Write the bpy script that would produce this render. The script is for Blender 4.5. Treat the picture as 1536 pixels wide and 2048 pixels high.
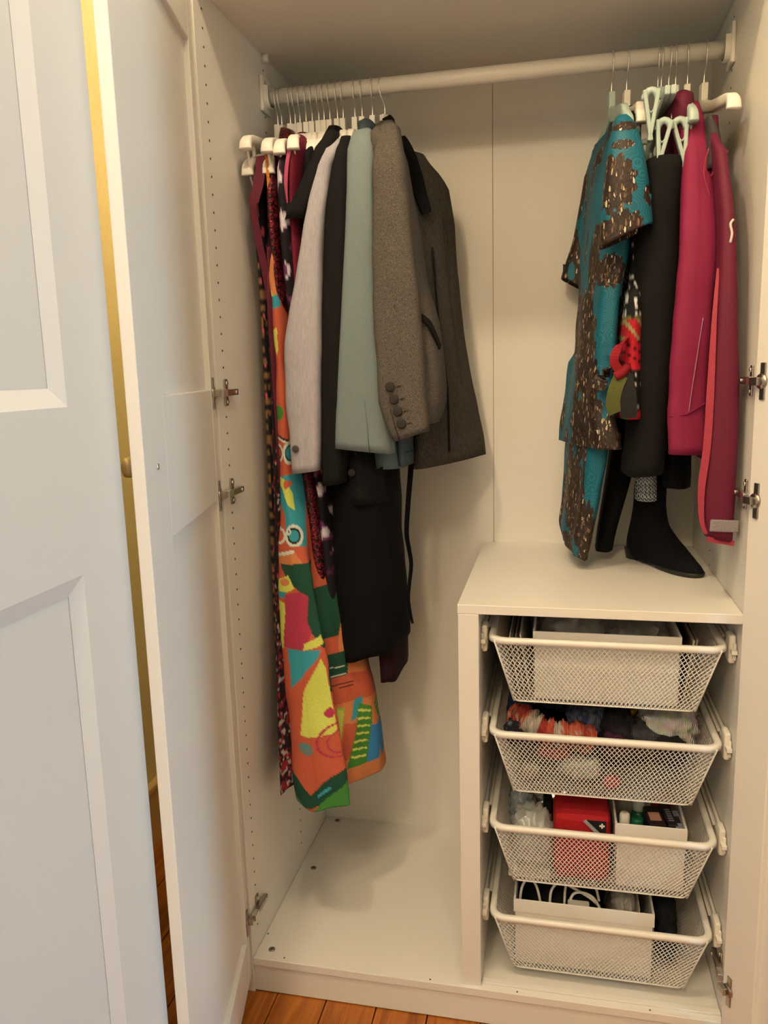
import bpy, bmesh, math, random
from mathutils import Vector, Matrix, noise
random.seed(7)
for o in list(bpy.data.objects): bpy.data.objects.remove(o, do_unlink=True)
SC = bpy.context.scene
COL = SC.collection
PI = math.pi

# ------------------------------------------------------------------ camera
cam_d = bpy.data.cameras.new('camera'); cam = bpy.data.objects.new('camera', cam_d); COL.objects.link(cam)
def cam_matrix(pos, yaw, pitch, roll):
    f = Vector((-math.sin(yaw), math.cos(yaw), 0)); r = Vector((math.cos(yaw), math.sin(yaw), 0)); u = Vector((0, 0, 1))
    f2 = f*math.cos(pitch)+u*math.sin(pitch); u2 = u*math.cos(pitch)-f*math.sin(pitch)
    r3 = r*math.cos(roll)+u2*math.sin(roll); u3 = -r*math.sin(roll)+u2*math.cos(roll)
    m = Matrix(((r3.x, u3.x, -f2.x, pos[0]), (r3.y, u3.y, -f2.y, pos[1]), (r3.z, u3.z, -f2.z, pos[2]), (0, 0, 0, 1)))
    return m
cam.matrix_world = cam_matrix((0.63977, -1.43526, 1.34004), 0.21833, -0.17536, -0.02754)
cam_d.sensor_fit = 'VERTICAL'; cam_d.sensor_height = 36.0; cam_d.lens = 1584.56/2048*36.0
cam_d.clip_start = 0.02
SC.camera = cam

# ------------------------------------------------------------------ light
w = bpy.data.worlds.new('world'); SC.world = w; w.use_nodes = True
w.node_tree.nodes['Background'].inputs[0].default_value = (0.75, 0.85, 1.0, 1)
w.node_tree.nodes['Background'].inputs[1].default_value = 0.6
def light(name, typ, loc, energy, color, size=0.1, size_y=None, rot=(0, 0, 0)):
    d = bpy.data.lights.new(name, typ); o = bpy.data.objects.new(name, d); COL.objects.link(o)
    o.location = loc; o.rotation_euler = rot; d.energy = energy; d.color = color
    if typ == 'AREA':
        d.shape = 'RECTANGLE'; d.size = size; d.size_y = size_y or size
    else: d.shadow_soft_size = size
    return o
# warm ceiling lamp in front of the wardrobe, daylight through the window of the right-hand wall
LAMP = (0.15, -0.86, 2.93)
# a ceiling bar with two bulbs
light('ceiling_bulb_light', 'POINT', LAMP, 43, (1.0, 0.765, 0.49), 0.05)
light('ceiling_bulb_light', 'POINT', (0.72, -0.86, 2.93), 18, (1.0, 0.765, 0.49), 0.05)
light('rear_lamp_light', 'POINT', (0.15, -2.50, 2.75), 72, (1.0, 0.765, 0.49), 0.14)
light('window_daylight', 'AREA', (5.46, -1.42, 1.15), 96, (0.47, 0.79, 1.0), 1.6, 0.65, (0, PI/2, 0))
SC.view_settings.view_transform = 'Standard'; SC.view_settings.look = 'None'
SC.view_settings.gamma = 1.0; SC.view_settings.use_curve_mapping = False
SC.view_settings.exposure = 0.0

# ------------------------------------------------------------------ helpers
def lin(c):
    if max(c) > 1.001: c = [v/255.0 for v in c]
    return tuple(v/12.92 if v <= 0.04045 else ((v+0.055)/1.055)**2.4 for v in c)
def pl(c):
    """own colour of a thing that looks like c under the room's warm lamps"""
    return tuple(min(0.88, v*k) for v, k in zip(lin(c), (1.0, 1.16, 1.45)))
def pd(c):
    return tuple(min(0.88, v*k) for v, k in zip(lin(c), (0.92, 1.36, 2.4)))
MATS = {}
def mat(name, color=(0.8, 0.8, 0.8), rough=0.5, metal=0.0, spec=0.5, sheen=0.0, srgb=False):
    if name in MATS: return MATS[name]
    m = bpy.data.materials.new(name); m.use_nodes = True; MATS[name] = m
    b = m.node_tree.nodes['Principled BSDF']
    c = lin(color) if srgb else color
    b.inputs['Base Color'].default_value = (*c, 1); b.inputs['Roughness'].default_value = rough
    b.inputs['Metallic'].default_value = metal; b.inputs['Specular IOR Level'].default_value = spec
    if sheen: b.inputs['Sheen Weight'].default_value = sheen
    return m
def nn(m, t, **kw):
    n = m.node_tree.nodes.new(t)
    for k, v in kw.items():
        if k.startswith('i_'):
            key = k[2:]; key = int(key) if key.isdigit() else key
            n.inputs[key].default_value = v
        else: setattr(n, k, v)
    return n
def lk(m, a, b): m.node_tree.links.new(a, b)
def bsdf(m): return m.node_tree.nodes['Principled BSDF']
def noise_col(m, c1, c2, scale=200, stretch=(1, 1, 1), detail=2, bump=0.0, lo=0.4, hi=0.6, coord='Object', bscale=None):
    tc = nn(m, 'ShaderNodeTexCoord'); mp = nn(m, 'ShaderNodeMapping'); mp.inputs['Scale'].default_value = stretch
    nz = nn(m, 'ShaderNodeTexNoise'); nz.inputs['Scale'].default_value = scale; nz.inputs['Detail'].default_value = detail
    cr = nn(m, 'ShaderNodeValToRGB'); cr.color_ramp.elements[0].color = (*c1, 1); cr.color_ramp.elements[1].color = (*c2, 1)
    cr.color_ramp.elements[0].position = lo; cr.color_ramp.elements[1].position = hi
    lk(m, tc.outputs[coord], mp.inputs[0]); lk(m, mp.outputs[0], nz.inputs['Vector']); lk(m, nz.outputs[0], cr.inputs[0])
    lk(m, cr.outputs[0], bsdf(m).inputs['Base Color'])
    if bump:
        bp = nn(m, 'ShaderNodeBump'); bp.inputs['Strength'].default_value = bump; bp.inputs['Distance'].default_value = 0.002
        src = nz
        if bscale:
            src = nn(m, 'ShaderNodeTexNoise'); src.inputs['Scale'].default_value = bscale; lk(m, mp.outputs[0], src.inputs['Vector'])
        lk(m, src.outputs[0], bp.inputs['Height']); lk(m, bp.outputs[0], bsdf(m).inputs['Normal'])
    return m
def cloth(name, rgb, var=0.12, rough=0.9, scale=350, stretch=(1, 1, 1), bump=0.15):
    if name in MATS: return MATS[name]
    c = pl(rgb); m = mat(name, c, rough, spec=0.2)
    return noise_col(m, tuple(v*(1-var) for v in c), tuple(min(1, v*(1+var)) for v in c), scale, stretch, 3, bump)
def painted(name, rough=0.85, glitter=0):
    """fabric whose print is stored per vertex"""
    if name in MATS: return MATS[name]
    m = mat(name, (0.5, 0.5, 0.5), rough, spec=0.3)
    at = nn(m, 'ShaderNodeVertexColor', layer_name='Col')
    tc = nn(m, 'ShaderNodeTexCoord'); nz = nn(m, 'ShaderNodeTexNoise'); nz.inputs['Scale'].default_value = 260; lk(m, tc.outputs['Object'], nz.inputs['Vector'])
    mx = nn(m, 'ShaderNodeMix', data_type='RGBA', blend_type='MULTIPLY'); mx.inputs[0].default_value = 0.25
    lk(m, at.outputs[0], mx.inputs[6]); lk(m, nz.outputs[0], mx.inputs[7]); lk(m, mx.outputs[2], bsdf(m).inputs['Base Color'])
    bp = nn(m, 'ShaderNodeBump'); bp.inputs['Strength'].default_value = 0.2; bp.inputs['Distance'].default_value = 0.002
    lk(m, nz.outputs[0], bp.inputs['Height']); lk(m, bp.outputs[0], bsdf(m).inputs['Normal'])
    return m

class MB:
    def __init__(s): s.v = []; s.f = []; s.c = []; s.smooth = []
    def add(s, vs, fs, col=None, smooth=False):
        b = len(s.v); s.v += [tuple(v) for v in vs]; s.f += [tuple(i+b for i in f) for f in fs]
        s.smooth += [smooth]*len(fs)
        if col is not None:
            while len(s.c) < b: s.c.append((1, 1, 1))
            s.c += col if isinstance(col, list) else [col]*len(vs)
        return s
    def box(s, x0, x1, y0, y1, z0, z1, bev=0.0, M=None):
        if bev <= 0:
            vs = [(x, y, z) for z in (z0, z1) for y in (y0, y1) for x in (x0, x1)]
            fs = [(0, 2, 3, 1), (4, 5, 7, 6), (0, 1, 5, 4), (2, 6, 7, 3), (0, 4, 6, 2), (1, 3, 7, 5)]
            sm = False
        else:
            bm = bmesh.new(); bmesh.ops.create_cube(bm, size=1.0)
            for v in bm.verts: v.co = Vector(((x0+x1)/2+v.co.x*(x1-x0), (y0+y1)/2+v.co.y*(y1-y0), (z0+z1)/2+v.co.z*(z1-z0)))
            bmesh.ops.bevel(bm, geom=bm.edges[:], offset=bev, segments=2, affect='EDGES', profile=0.5)
            bm.verts.index_update(); vs = [tuple(v.co) for v in bm.verts]; fs = [tuple(v.index for v in f.verts) for f in bm.faces]; bm.free()
            sm = False
        if M is not None: vs = [tuple(M @ Vector(v)) for v in vs]
        return s.add(vs, fs, smooth=sm)
    def tube(s, path, r, n=8, closed=False, cap=True, flat=None, col=None):
        P = [Vector(p) for p in path]; R = r if isinstance(r, (list, tuple)) else [r]*len(P)
        vs = []; up = None
        for i, p in enumerate(P):
            if closed: t = (P[(i+1) % len(P)]-P[i-1])
            else: t = P[min(i+1, len(P)-1)]-P[max(i-1, 0)]
            t = t.normalized() if t.length > 1e-9 else Vector((0, 0, 1))
            if up is None:
                up = Vector((1, 0, 0)) if abs(t.x) < 0.8 else Vector((0, 0, 1))
            a = (up-t*up.dot(t)); a = a.normalized() if a.length > 1e-6 else Vector((0, 1, 0)); up = a
            b = t.cross(a)
            for k in range(n):
                th = 2*PI*k/n
                rr = R[i]
                fa, fb = (1, 1) if flat is None else flat
                vs.append(p+a*(math.cos(th)*rr*fa)+b*(math.sin(th)*rr*fb))
        fs = []; m = len(P)
        for i in range(m if closed else m-1):
            j = (i+1) % m
            for k in range(n):
                k2 = (k+1) % n; fs.append((i*n+k, i*n+k2, j*n+k2, j*n+k))
        if cap and not closed:
            fs.append(tuple(range(n-1, -1, -1))); fs.append(tuple((m-1)*n+k for k in range(n)))
        return s.add(vs, fs, col=col, smooth=True)
    def cyl(s, p0, p1, r, n=16): return s.tube([p0, p1], r, n)
    def disc(s, c, axis, r, h, n=14):
        a = Vector(axis).normalized(); return s.tube([Vector(c), Vector(c)+a*h], r, n)
    def ribbon(s, path, width, thick=0.0015, wdir=(1, 0, 0), col=None):
        """flat strap swept along a path; wdir = direction(s) of its width"""
        P = [Vector(p) for p in path]; vs = []
        for i, p in enumerate(P):
            t = (P[min(i+1, len(P)-1)]-P[max(i-1, 0)]).normalized()
            wd = Vector(wdir[i] if isinstance(wdir[0], (tuple, list)) else wdir); wd = (wd-t*wd.dot(t)).normalized()
            n_ = t.cross(wd); ww = width[i] if isinstance(width, (list, tuple)) else width
            for a, b in ((-1, -1), (1, -1), (1, 1), (-1, 1)): vs.append(p+wd*(a*ww/2)+n_*(b*thick/2))
        fs = []
        for i in range(len(P)-1):
            for k in range(4): fs.append((i*4+k, i*4+(k+1) % 4, i*4+4+(k+1) % 4, i*4+4+k))
        fs.append((3, 2, 1, 0)); m = (len(P)-1)*4; fs.append((m, m+1, m+2, m+3))
        return s.add(vs, fs, col=col, smooth=False)
    def mesh(s, name):
        me = bpy.data.meshes.new(name); me.from_pydata(s.v, [], s.f)
        me.polygons.foreach_set('use_smooth', s.smooth)
        if s.c:
            while len(s.c) < len(s.v): s.c.append((1, 1, 1))
            at = me.color_attributes.new('Col', 'FLOAT_COLOR', 'POINT')
            flat = []
            for c in s.c: flat += [c[0], c[1], c[2], 1.0]
            at.data.foreach_set('color', flat)
        me.update(); return me
    def build(s, name, material, parent=None, M=None, sharp=True):
        me = s.mesh(name)
        bm = bmesh.new(); bm.from_mesh(me); bmesh.ops.recalc_face_normals(bm, faces=bm.faces); bm.to_mesh(me); bm.free()
        return link(name, me, material, parent, M)
def link(name, me, material, parent=None, M=None):
    o = bpy.data.objects.new(name, me); COL.objects.link(o)
    if material is not None and not me.materials: me.materials.append(material)
    if parent is not None: o.parent = parent
    if M is not None: o.matrix_local = M
    return o
def tag(o, label=None, cat=None, group=None, kind=None):
    if label: o['label'] = label
    if cat: o['category'] = cat
    if group: o['group'] = group
    if kind: o['kind'] = kind
    return o
def empty(name, loc=(0, 0, 0), rotz=0.0, label=None, cat=None, group=None, rotx=0.0):
    o = bpy.data.objects.new(name, None); COL.objects.link(o); o.location = loc; o.rotation_euler = (rotx, 0, rotz)
    o.empty_display_size = 0.05
    return tag(o, label, cat, group)
def copy_tree(o, parent=None):
    c = o.copy(); COL.objects.link(c); c.parent = parent
    for ch in list(o.children): copy_tree(ch, c)
    return c
def T(x=0, y=0, z=0, rz=0, rx=0, ry=0):
    return Matrix.Translation((x, y, z)) @ Matrix.Rotation(rz, 4, 'Z') @ Matrix.Rotation(ry, 4, 'Y') @ Matrix.Rotation(rx, 4, 'X')
def cr(p0, p1, p2, p3, t):
    return 0.5*((2*p1)+(-p0+p2)*t+(2*p0-5*p1+4*p2-p3)*t*t+(-p0+3*p1-3*p2+p3)*t*t*t)
def spline(pts, n, closed=False):
    P = [Vector(p) for p in pts]; m = len(P); out = []
    segs = m if closed else m-1
    for i in range(segs):
        if closed: a, b, c, d = P[(i-1) % m], P[i], P[(i+1) % m], P[(i+2) % m]
        else: a, b, c, d = P[max(i-1, 0)], P[i], P[i+1], P[min(i+2, m-1)]
        for k in range(n): out.append(cr(a, b, c, d, k/n))
    if not closed: out.append(P[-1])
    return out
def ell(cx, cy, hx, hy, k=12, p=2.4, rot=0.0):
    """super-ellipse control ring, starts at the front (-y) and runs to the right (+x)"""
    out = []
    for i in range(k):
        a = -PI/2+2*PI*i/k; c, s_ = math.cos(a), math.sin(a)
        x = hx*math.copysign(abs(c)**(2/p), c); y = hy*math.copysign(abs(s_)**(2/p), s_)
        out.append((cx+x*math.cos(rot)-y*math.sin(rot), cy+x*math.sin(rot)+y*math.cos(rot)))
    return out
def loft(rows, step=0.02, ns=5, fold=(0.0, 6, 0.0), paint=None, zoff=None, cap=True, hem=0.03, seed=0, crease=0.0, flare=True):
    """garment skin: rows = [(z, ring)] from top to bottom"""
    rings = []; zs = []
    m = len(rows)
    for i in range(m-1):
        q = max(2, int(abs(rows[i][0]-rows[i+1][0])/step))
        for k in range(q):
            t = k/q
            idx = (max(i-1, 0), i, i+1, min(i+2, m-1))
            z = rows[i][0]*(1-t)+rows[i+1][0]*t
            ring = []
            for j in range(len(rows[0][1])):
                pr = [Vector(rows[a][1][j]) for a in idx]
                # gentle cubic between rows
                ring.append(cr(pr[0], pr[1], pr[2], pr[3], t) if flare else pr[1].lerp(pr[2], t))
            rings.append(ring); zs.append(z)
    rings.append([Vector(q) for q in rows[-1][1]]); zs.append(rows[-1][0])
    ztop, zbot = zs[0], zs[-1]
    amp, kf, ph = fold
    mb = MB(); vs = []; cols = []; n = None
    for ri, (ring, z) in enumerate(zip(rings, zs)):
        P = spline(ring, ns, True); n = len(P); c = sum(P, Vector((0, 0)))/n
        tz = (ztop-z)/max(1e-6, ztop-zbot)
        for k, q in enumerate(P):
            t = (P[(k+1) % n]-P[k-1]); nrm = Vector((t.y, -t.x)); nrm = nrm.normalized() if nrm.length > 1e-9 else Vector((0, 0))
            th = k/n
            d = 0
            if amp:
                d = amp*(0.25+0.75*tz)*(math.sin(2*PI*kf*th+ph+seed+0.9*math.sin(3.1*z+seed))*0.6+0.7*noise.noise(Vector((th*kf*1.3, z*2.2, seed*3.7))))
            if crease: d += crease*noise.noise(Vector((q.x*14+seed, q.y*14, z*16)))
            x, y = q.x+nrm.x*d, q.y+nrm.y*d
            zz = z+(zoff(x, y, tz) if zoff else 0)
            vs.append((x, y, zz))
            if paint: cols.append(paint(x, y, z, th))
    R = len(rings); fs = []
    for i in range(R-1):
        for k in range(n):
            k2 = (k+1) % n; fs.append((i*n+k, i*n+k2, (i+1)*n+k2, (i+1)*n+k))
    if hem:
        b = len(vs); lastc = Vector((sum(v[0] for v in vs[-n:])/n, sum(v[1] for v in vs[-n:])/n))
        for k in range(n):
            v = vs[(R-1)*n+k]; d = lastc-Vector((v[0], v[1])); d = d.normalized()*min(0.004, d.length*0.3) if d.length > 1e-9 else d
            vs.append((v[0]+d.x, v[1]+d.y, v[2]+0.0005));
            if paint: cols.append(cols[(R-1)*n+k])
        for k in range(n):
            v = vs[b+k]; vs.append((v[0], v[1], v[2]+hem))
            if paint: cols.append(cols[(R-1)*n+k])
        for k in range(n):
            k2 = (k+1) % n
            fs.append(((R-1)*n+k, (R-1)*n+k2, b+k2, b+k)); fs.append((b+k, b+k2, b+n+k2, b+n+k))
        fs.append(tuple(b+n+k for k in range(n)))
    if cap: fs.append(tuple(range(n-1, -1, -1)))
    mb.add(vs, fs, col=cols if paint else None, smooth=True)
    return mb
def inpoly(x, y, poly):
    r = False; j = len(poly)-1
    for i in range(len(poly)):
        xi, yi = poly[i]; xj, yj = poly[j]
        if (yi > y) != (yj > y) and x < (xj-xi)*(y-yi)/(yj-yi+1e-12)+xi: r = not r
        j = i
    return r

# ------------------------------------------------------------------ materials
def paint_mat(name, rgb, rough=0.35, spec=0.5, bump=0.0):
    m = mat(name, rgb, rough, spec=spec)
    return m
WHITE = mat('white_foil', (0.80, 0.79, 0.76), 0.38, spec=0.4)
WHITE_IN = mat('white_melamine', (0.80, 0.79, 0.76), 0.45, spec=0.4)
DOORW = mat('white_door_paint', (0.80, 0.79, 0.77), 0.42, spec=0.4)
WHITE_MET = mat('white_lacquered_steel', (0.82, 0.81, 0.77), 0.35, spec=0.5)
NICKEL = mat('nickel', (0.42, 0.38, 0.34), 0.3, 1.0)
STEEL = mat('brushed_steel', (0.75, 0.74, 0.72), 0.3, 1.0)
HOLE = mat('hole_shadow', (0.06, 0.05, 0.04), 0.9)
BRASS = mat('knob_brass', (0.75, 0.60, 0.38), 0.4, 0.6)
PLAST = mat('white_plastic', (0.84, 0.82, 0.76), 0.4)
TEALP = mat('pale_teal_plastic', lin((172, 192, 188)), 0.4)
YELLOW = noise_col(mat('yellow_wall_paint', (0.90, 0.79, 0.46), 0.85), (0.89, 0.78, 0.44), (0.91, 0.81, 0.48), 60, bump=0.15, bscale=220)
OFFW = mat('ceiling_paint', (0.70, 0.67, 0.60), 0.9)
def wood_mat():
    m = mat('pine_board', (0.4, 0.18, 0.05), 0.3, spec=0.5)
    tc = nn(m, 'ShaderNodeTexCoord'); mp = nn(m, 'ShaderNodeMapping'); mp.inputs['Scale'].default_value = (14, 1.0, 1)
    oi = nn(m, 'ShaderNodeObjectInfo'); ad = nn(m, 'ShaderNodeVectorMath', operation='MULTIPLY_ADD'); ad.inputs[1].default_value = (7, 7, 7)
    lk(m, oi.outputs['Random'], ad.inputs[0]); lk(m, tc.outputs['Object'], ad.inputs[2]); lk(m, ad.outputs[0], mp.inputs[0])
    nz = nn(m, 'ShaderNodeTexNoise'); nz.inputs['Scale'].default_value = 3.0; nz.inputs['Detail'].default_value = 6; nz.inputs['Distortion'].default_value = 1.2
    lk(m, mp.outputs[0], nz.inputs['Vector'])
    crp = nn(m, 'ShaderNodeValToRGB'); e = crp.color_ramp.elements
    e[0].position = 0.30; e[0].color = (*lin((132, 68, 18)), 1); e[1].position = 0.72; e[1].color = (*lin((192, 118, 44)), 1)
    lk(m, nz.outputs[0], crp.inputs[0])
    vo = nn(m, 'ShaderNodeTexVoronoi'); vo.inputs['Scale'].default_value = 5.0
    mp2 = nn(m, 'ShaderNodeMapping'); mp2.inputs['Scale'].default_value = (1.4, 0.55, 1); lk(m, ad.outputs[0], mp2.inputs[0]); lk(m, mp2.outputs[0], vo.inputs['Vector'])
    c2 = nn(m, 'ShaderNodeValToRGB'); c2.color_ramp.elements[0].position = 0.04; c2.color_ramp.elements[0].color = (0.25, 0.12, 0.05, 1); c2.color_ramp.elements[1].position = 0.14; c2.color_ramp.elements[1].color = (1, 1, 1, 1)
    lk(m, vo.outputs['Distance'], c2.inputs[0])
    mx = nn(m, 'ShaderNodeMix', data_type='RGBA', blend_type='MULTIPLY'); mx.inputs[0].default_value = 0.8
    lk(m, crp.outputs[0], mx.inputs[6]); lk(m, c2.outputs[0], mx.inputs[7]); lk(m, mx.outputs[2], bsdf(m).inputs['Base Color'])
    return m
WOOD = wood_mat()

# ------------------------------------------------------------------ room shell
XL, XR, YB, YR, ZC = -0.507, 5.5, 0.62, -3.0, 3.05
fl = MB().box(XL, XR, YR, YB, -0.06, -0.022).build('floor', mat('floor_underlay', (0.03, 0.015, 0.006), 0.9)); tag(fl, kind='structure')
k0 = -5; x = 0.051+0.111*k0
while x < XR:
    x0, x1 = max(x+0.0012, XL), min(x+0.111-0.0012, XR)
    if x1-x0 > 0.01:
        b = MB().box(x0-(x0+x1)/2, x1-(x0+x1)/2, YR, YB, -0.022, -0.0005, 0.0012).build('floor_board', WOOD, fl); b.location = ((x0+x1)/2, 0, 0)
    x += 0.111
def wall(name, *a, m=YELLOW): return tag(MB().box(*a).build(name, m), kind='structure')
wall('wall_left', XL-0.1, XL, YR, YB, 0, ZC)
wall('wall_back', XL-0.1, XR+0.1, YB, YB+0.1, 0, ZC)
PALE = mat('pale_wall_paint', (0.50, 0.46, 0.39), 0.9)
wall('wall_rear', XL-0.1, XR+0.1, YR-0.1, YR, 0, ZC, m=PALE)
wall('ceiling', XL-0.1, XR+0.1, YR-0.1, YB+0.1, ZC, ZC+0.1, m=OFFW)
wy0, wy1, wz0, wz1 = -1.80, -1.05, 0.8, 2.4
wr = MB(); wr.box(XR, XR+0.1, YR, wy0, 0, ZC); wr.box(XR, XR+0.1, wy1, YB, 0, ZC); wr.box(XR, XR+0.1, wy0, wy1, 0, wz0); wr.box(XR, XR+0.1, wy0, wy1, wz1, ZC)
tag(wr.build('wall_right', PALE), kind='structure')
win = empty('window_1', (XR+0.05, (wy0+wy1)/2, wz0)); win['kind'] = 'structure'
hw, hh = (wy1-wy0)/2, wz1-wz0
wf = MB(); wf.box(-0.03, 0.03, -hw, -hw+0.06, 0, hh); wf.box(-0.03, 0.03, hw-0.06, hw, 0, hh); wf.box(-0.03, 0.03, -hw, hw, 0, 0.06); wf.box(-0.03, 0.03, -hw, hw, hh-0.06, hh); wf.box(-0.03, 0.03, -0.03, 0.03, 0, hh)
wf.build('window_frame', DOORW, win)
bb = MB(); bb.box(XL, XL+0.018, YR, YB-0.001, 0, 0.165); bb.box(XL, XL+0.024, YR, YB-0.001, 0.165, 0.188, 0.006)
tag(bb.build('baseboard_left', mat('baseboard_paint', (0.78, 0.56, 0.24), 0.5)), kind='structure')

# second wardrobe against the left wall, closed, its panelled front looks towards +x
def panel_recess(mb, y0, y1, z0, z1, bev, dep):
    """bevelled opening: slopes from the face x=0 at the outer rectangle to x=-dep at the inner one"""
    o = [(0, y0, z0), (0, y1, z0), (0, y1, z1), (0, y0, z1)]; i = [(-dep, y0+bev, z0+bev), (-dep, y1-bev, z0+bev), (-dep, y1-bev, z1-bev), (-dep, y0+bev, z1-bev)]
    mb.add(o+i, [(0, 1, 5, 4), (1, 2, 6, 5), (2, 3, 7, 6), (3, 0, 4, 7)])
DOORG = mat('light_toned_door_white', (0.73, 0.735, 0.74), 0.42, spec=0.4)  # door white made darker and cooler, the light on this front put into the colour
W2X, W2Y = 0.073, -0.487
w2 = empty('wardrobe', (W2X-0.29, W2Y-0.5, 0), 0, 'closed white wardrobe with panelled doors in the left foreground', 'wardrobe')
W2M = Matrix.Translation((-(W2X-0.29), -(W2Y-0.5), 0))
x0, x1 = XL+0.028, W2X-0.020
MB().box(x0, x1, W2Y-0.020, W2Y-0.002, 0, 2.046, 0.0008).build('side_panel', WHITE, w2, W2M)
MB().box(x0, x1, W2Y-0.998, W2Y-0.980, 0, 2.046, 0.0008).build('side_panel', WHITE, w2, W2M)
MB().box(x0, x1, W2Y-0.980, W2Y-0.020, 2.028, 2.046).build('top_panel', WHITE, w2, W2M)
MB().box(x0, x1, W2Y-0.980, W2Y-0.020, 0.066, 0.084).build('bottom_panel', WHITE, w2, W2M)
MB().box(x1-0.018, x1-0.004, W2Y-0.980, W2Y-0.020, 0.002, 0.066).build('plinth', WHITE, w2, W2M)
MB().box(x0, x0+0.004, W2Y-0.980, W2Y-0.020, 0.066, 2.046).build('back_panel', WHITE, w2, W2M)
st = 0.105; R0, R1 = 1.105, 1.309
for k in range(2):
    y1_ = W2Y-0.0005-0.4985*k; y0_ = y1_-0.497
    dd = bpy.data.objects.new('door', MB().box(-0.018, -0.009, 0, 0.497, 0.045, 2.04).mesh('door')); COL.objects.link(dd); dd.data.materials.append(DOORG); dd.parent = w2
    dd.matrix_local = W2M @ Matrix.Translation((W2X, y0_, 0))
    for (a_, b_) in ((0, st), (0.497-st, 0.497)): MB().box(-0.009, 0, a_, b_, 0.045, 2.04).build('stile', DOORG, dd)
    for (z0, z1) in ((0.045, 0.15), (R0, R1), (2.04-st, 2.04)): MB().box(-0.009, 0, st, 0.497-st, z0, z1).build('rail', DOORG, dd)
    for (z0, z1) in ((0.15, R0), (R1, 2.04-st)):
        q = MB(); panel_recess(q, st, 0.497-st, z0, z1, 0.022, 0.0085); q.build('panel_moulding', DOORG, dd)

# ------------------------------------------------------------------ wardrobe carcass
ZB, ZT, D, W = 0.084, 2.028, 0.571, 0.964
wd = empty('wardrobe', (0.482, 0, 0), 0, 'tall open white wardrobe full of hanging clothes, both doors swung open', 'wardrobe')
WM = Matrix.Translation((-0.482, 0, 0))
def wpart(name, mb, m=WHITE_IN): return mb.build(name, m, wd, WM)
sp = wpart('side_panel', MB().box(-0.018, 0, 0, D+0.004, 0, ZT+0.018, 0.0008))
sp2 = wpart('side_panel', MB().box(W, W+0.018, 0, D+0.004, 0, ZT+0.018, 0.0008))
wpart('top_panel', MB().box(0.0005, W-0.0005, 0, D, ZT, ZT+0.018))
bp_ = wpart('bottom_panel', MB().box(0.0005, W-0.0005, 0, D, ZB-0.018, ZB, 0.0012))
wpart('plinth', MB().box(0.0005, W-0.0005, 0.004, 0.02, 0.002, ZB-0.0185, 0.0008))
wpart('back_panel', MB().box(0, 0.4812, D, D+0.004, ZB-0.018, ZT+0.01))
wpart('back_panel', MB().box(0.4828, W, D, D+0.004, ZB-0.018, ZT+0.01))
wpart('back_joint', MB().box(0.4812, 0.4828, D+0.0015, D+0.004, ZB-0.018, ZT+0.01), mat('joint_strip', (0.35, 0.3, 0.24), 0.8))
hm = MB()
for sx, xx, ax in ((1, 0.0, 1), (-1, W, -1)):
    for yy in (0.0355, 0.347):
        if ax < 0 and yy < 0.1: continue
        for k in range(-1, 60):
            z = 1.9963-0.032*k
            if z < ZB+0.03 or z > ZT-0.01: continue
            hm.disc((xx+ax*0.0001, yy, z), (ax, 0, 0), 0.0024, 0.0004, 8)
tag(wpart('peg_holes', hm, HOLE), kind='stuff')
for (x_, y_) in ((0.032, 0.032), (0.036, 0.33), (0.038, 0.553)):
    c = MB(); c.disc((x_, y_, ZB+0.0001), (0, 0, 1), 0.0075, 0.0008, 18); c = wpart('cam_fitting', c, mat('zinc', (0.28, 0.27, 0.25), 0.4, 0.7))
    s_ = MB(); s_.box(x_-0.0045, x_+0.0045, y_-0.001, y_+0.001, ZB+0.0008, ZB+0.0012); s_.box(x_-0.001, x_+0.001, y_-0.0045, y_+0.0045, ZB+0.0008, ZB+0.0012); s_.build('slot', HOLE, c)
dots = MB()
for (x_, y_) in ((0.068, 0.012), (0.391, 0.008), (0.571, 0.007), (0.83, 0.007), (0.006, 0.078)): dots.disc((x_, y_, ZB+0.0001), (0, 0, 1), 0.0019, 0.0004, 8)
tag(wpart('screw_holes', dots, HOLE), kind='stuff')
cf = MB(); cf.disc((0, 0.347, ZT-0.008), (1, 0, 0), 0.009, 0.014, 14); wpart('corner_fitting', cf, PLAST)

# clothes rail with its end brackets
RY, RZ, RR = 0.344, 1.938, 0.0165
rl = wpart('clothes_rail', MB().cyl((0.012, RY, RZ), (W-0.012, RY, RZ), RR, 24), WHITE_MET)
for xx, sg in ((0.0, 1), (W, -1)):
    b = MB(); b.box(min(xx, xx+sg*0.008), max(xx, xx+sg*0.008), RY-0.027, RY+0.027, RZ-0.032, RZ+0.042, 0.003)
    arc = [(0, RY+0.0205*math.cos(a), RZ+0.0205*math.sin(a)) for a in [PI+PI*i/12 for i in range(13)]]
    arc = [(0, RY-0.0205, RZ+0.02)]+arc+[(0, RY+0.0205, RZ+0.02)]
    vs = []
    for q in arc:
        dy, dz = q[1]-RY, q[2]-RZ; l = math.hypot(dy, min(dz, 0)) or 1
        for dx, ro in ((0.006, 0), (0.018, 0), (0.018, 1), (0.006, 1)):
            n_ = Vector((0, dy/l, min(dz, 0)/l)); vs.append((xx+sg*dx, q[1]+n_.y*0.003*ro, q[2]+n_.z*0.003*ro))
    fs = [(i*4+k, i*4+(k+1) % 4, i*4+4+(k+1) % 4, i*4+4+k) for i in range(len(arc)-1) for k in range(4)]+[(3, 2, 1, 0), tuple(len(vs)-4+k for k in range(4))]
    b.add(vs, fs); br = b.build('bracket', PLAST, rl)
    s_ = MB().disc((xx+sg*0.008, RY-0.012, RZ+0.028), (sg, 0, 0), 0.004, 0.001, 10).build('screw', STEEL, rl)

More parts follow.
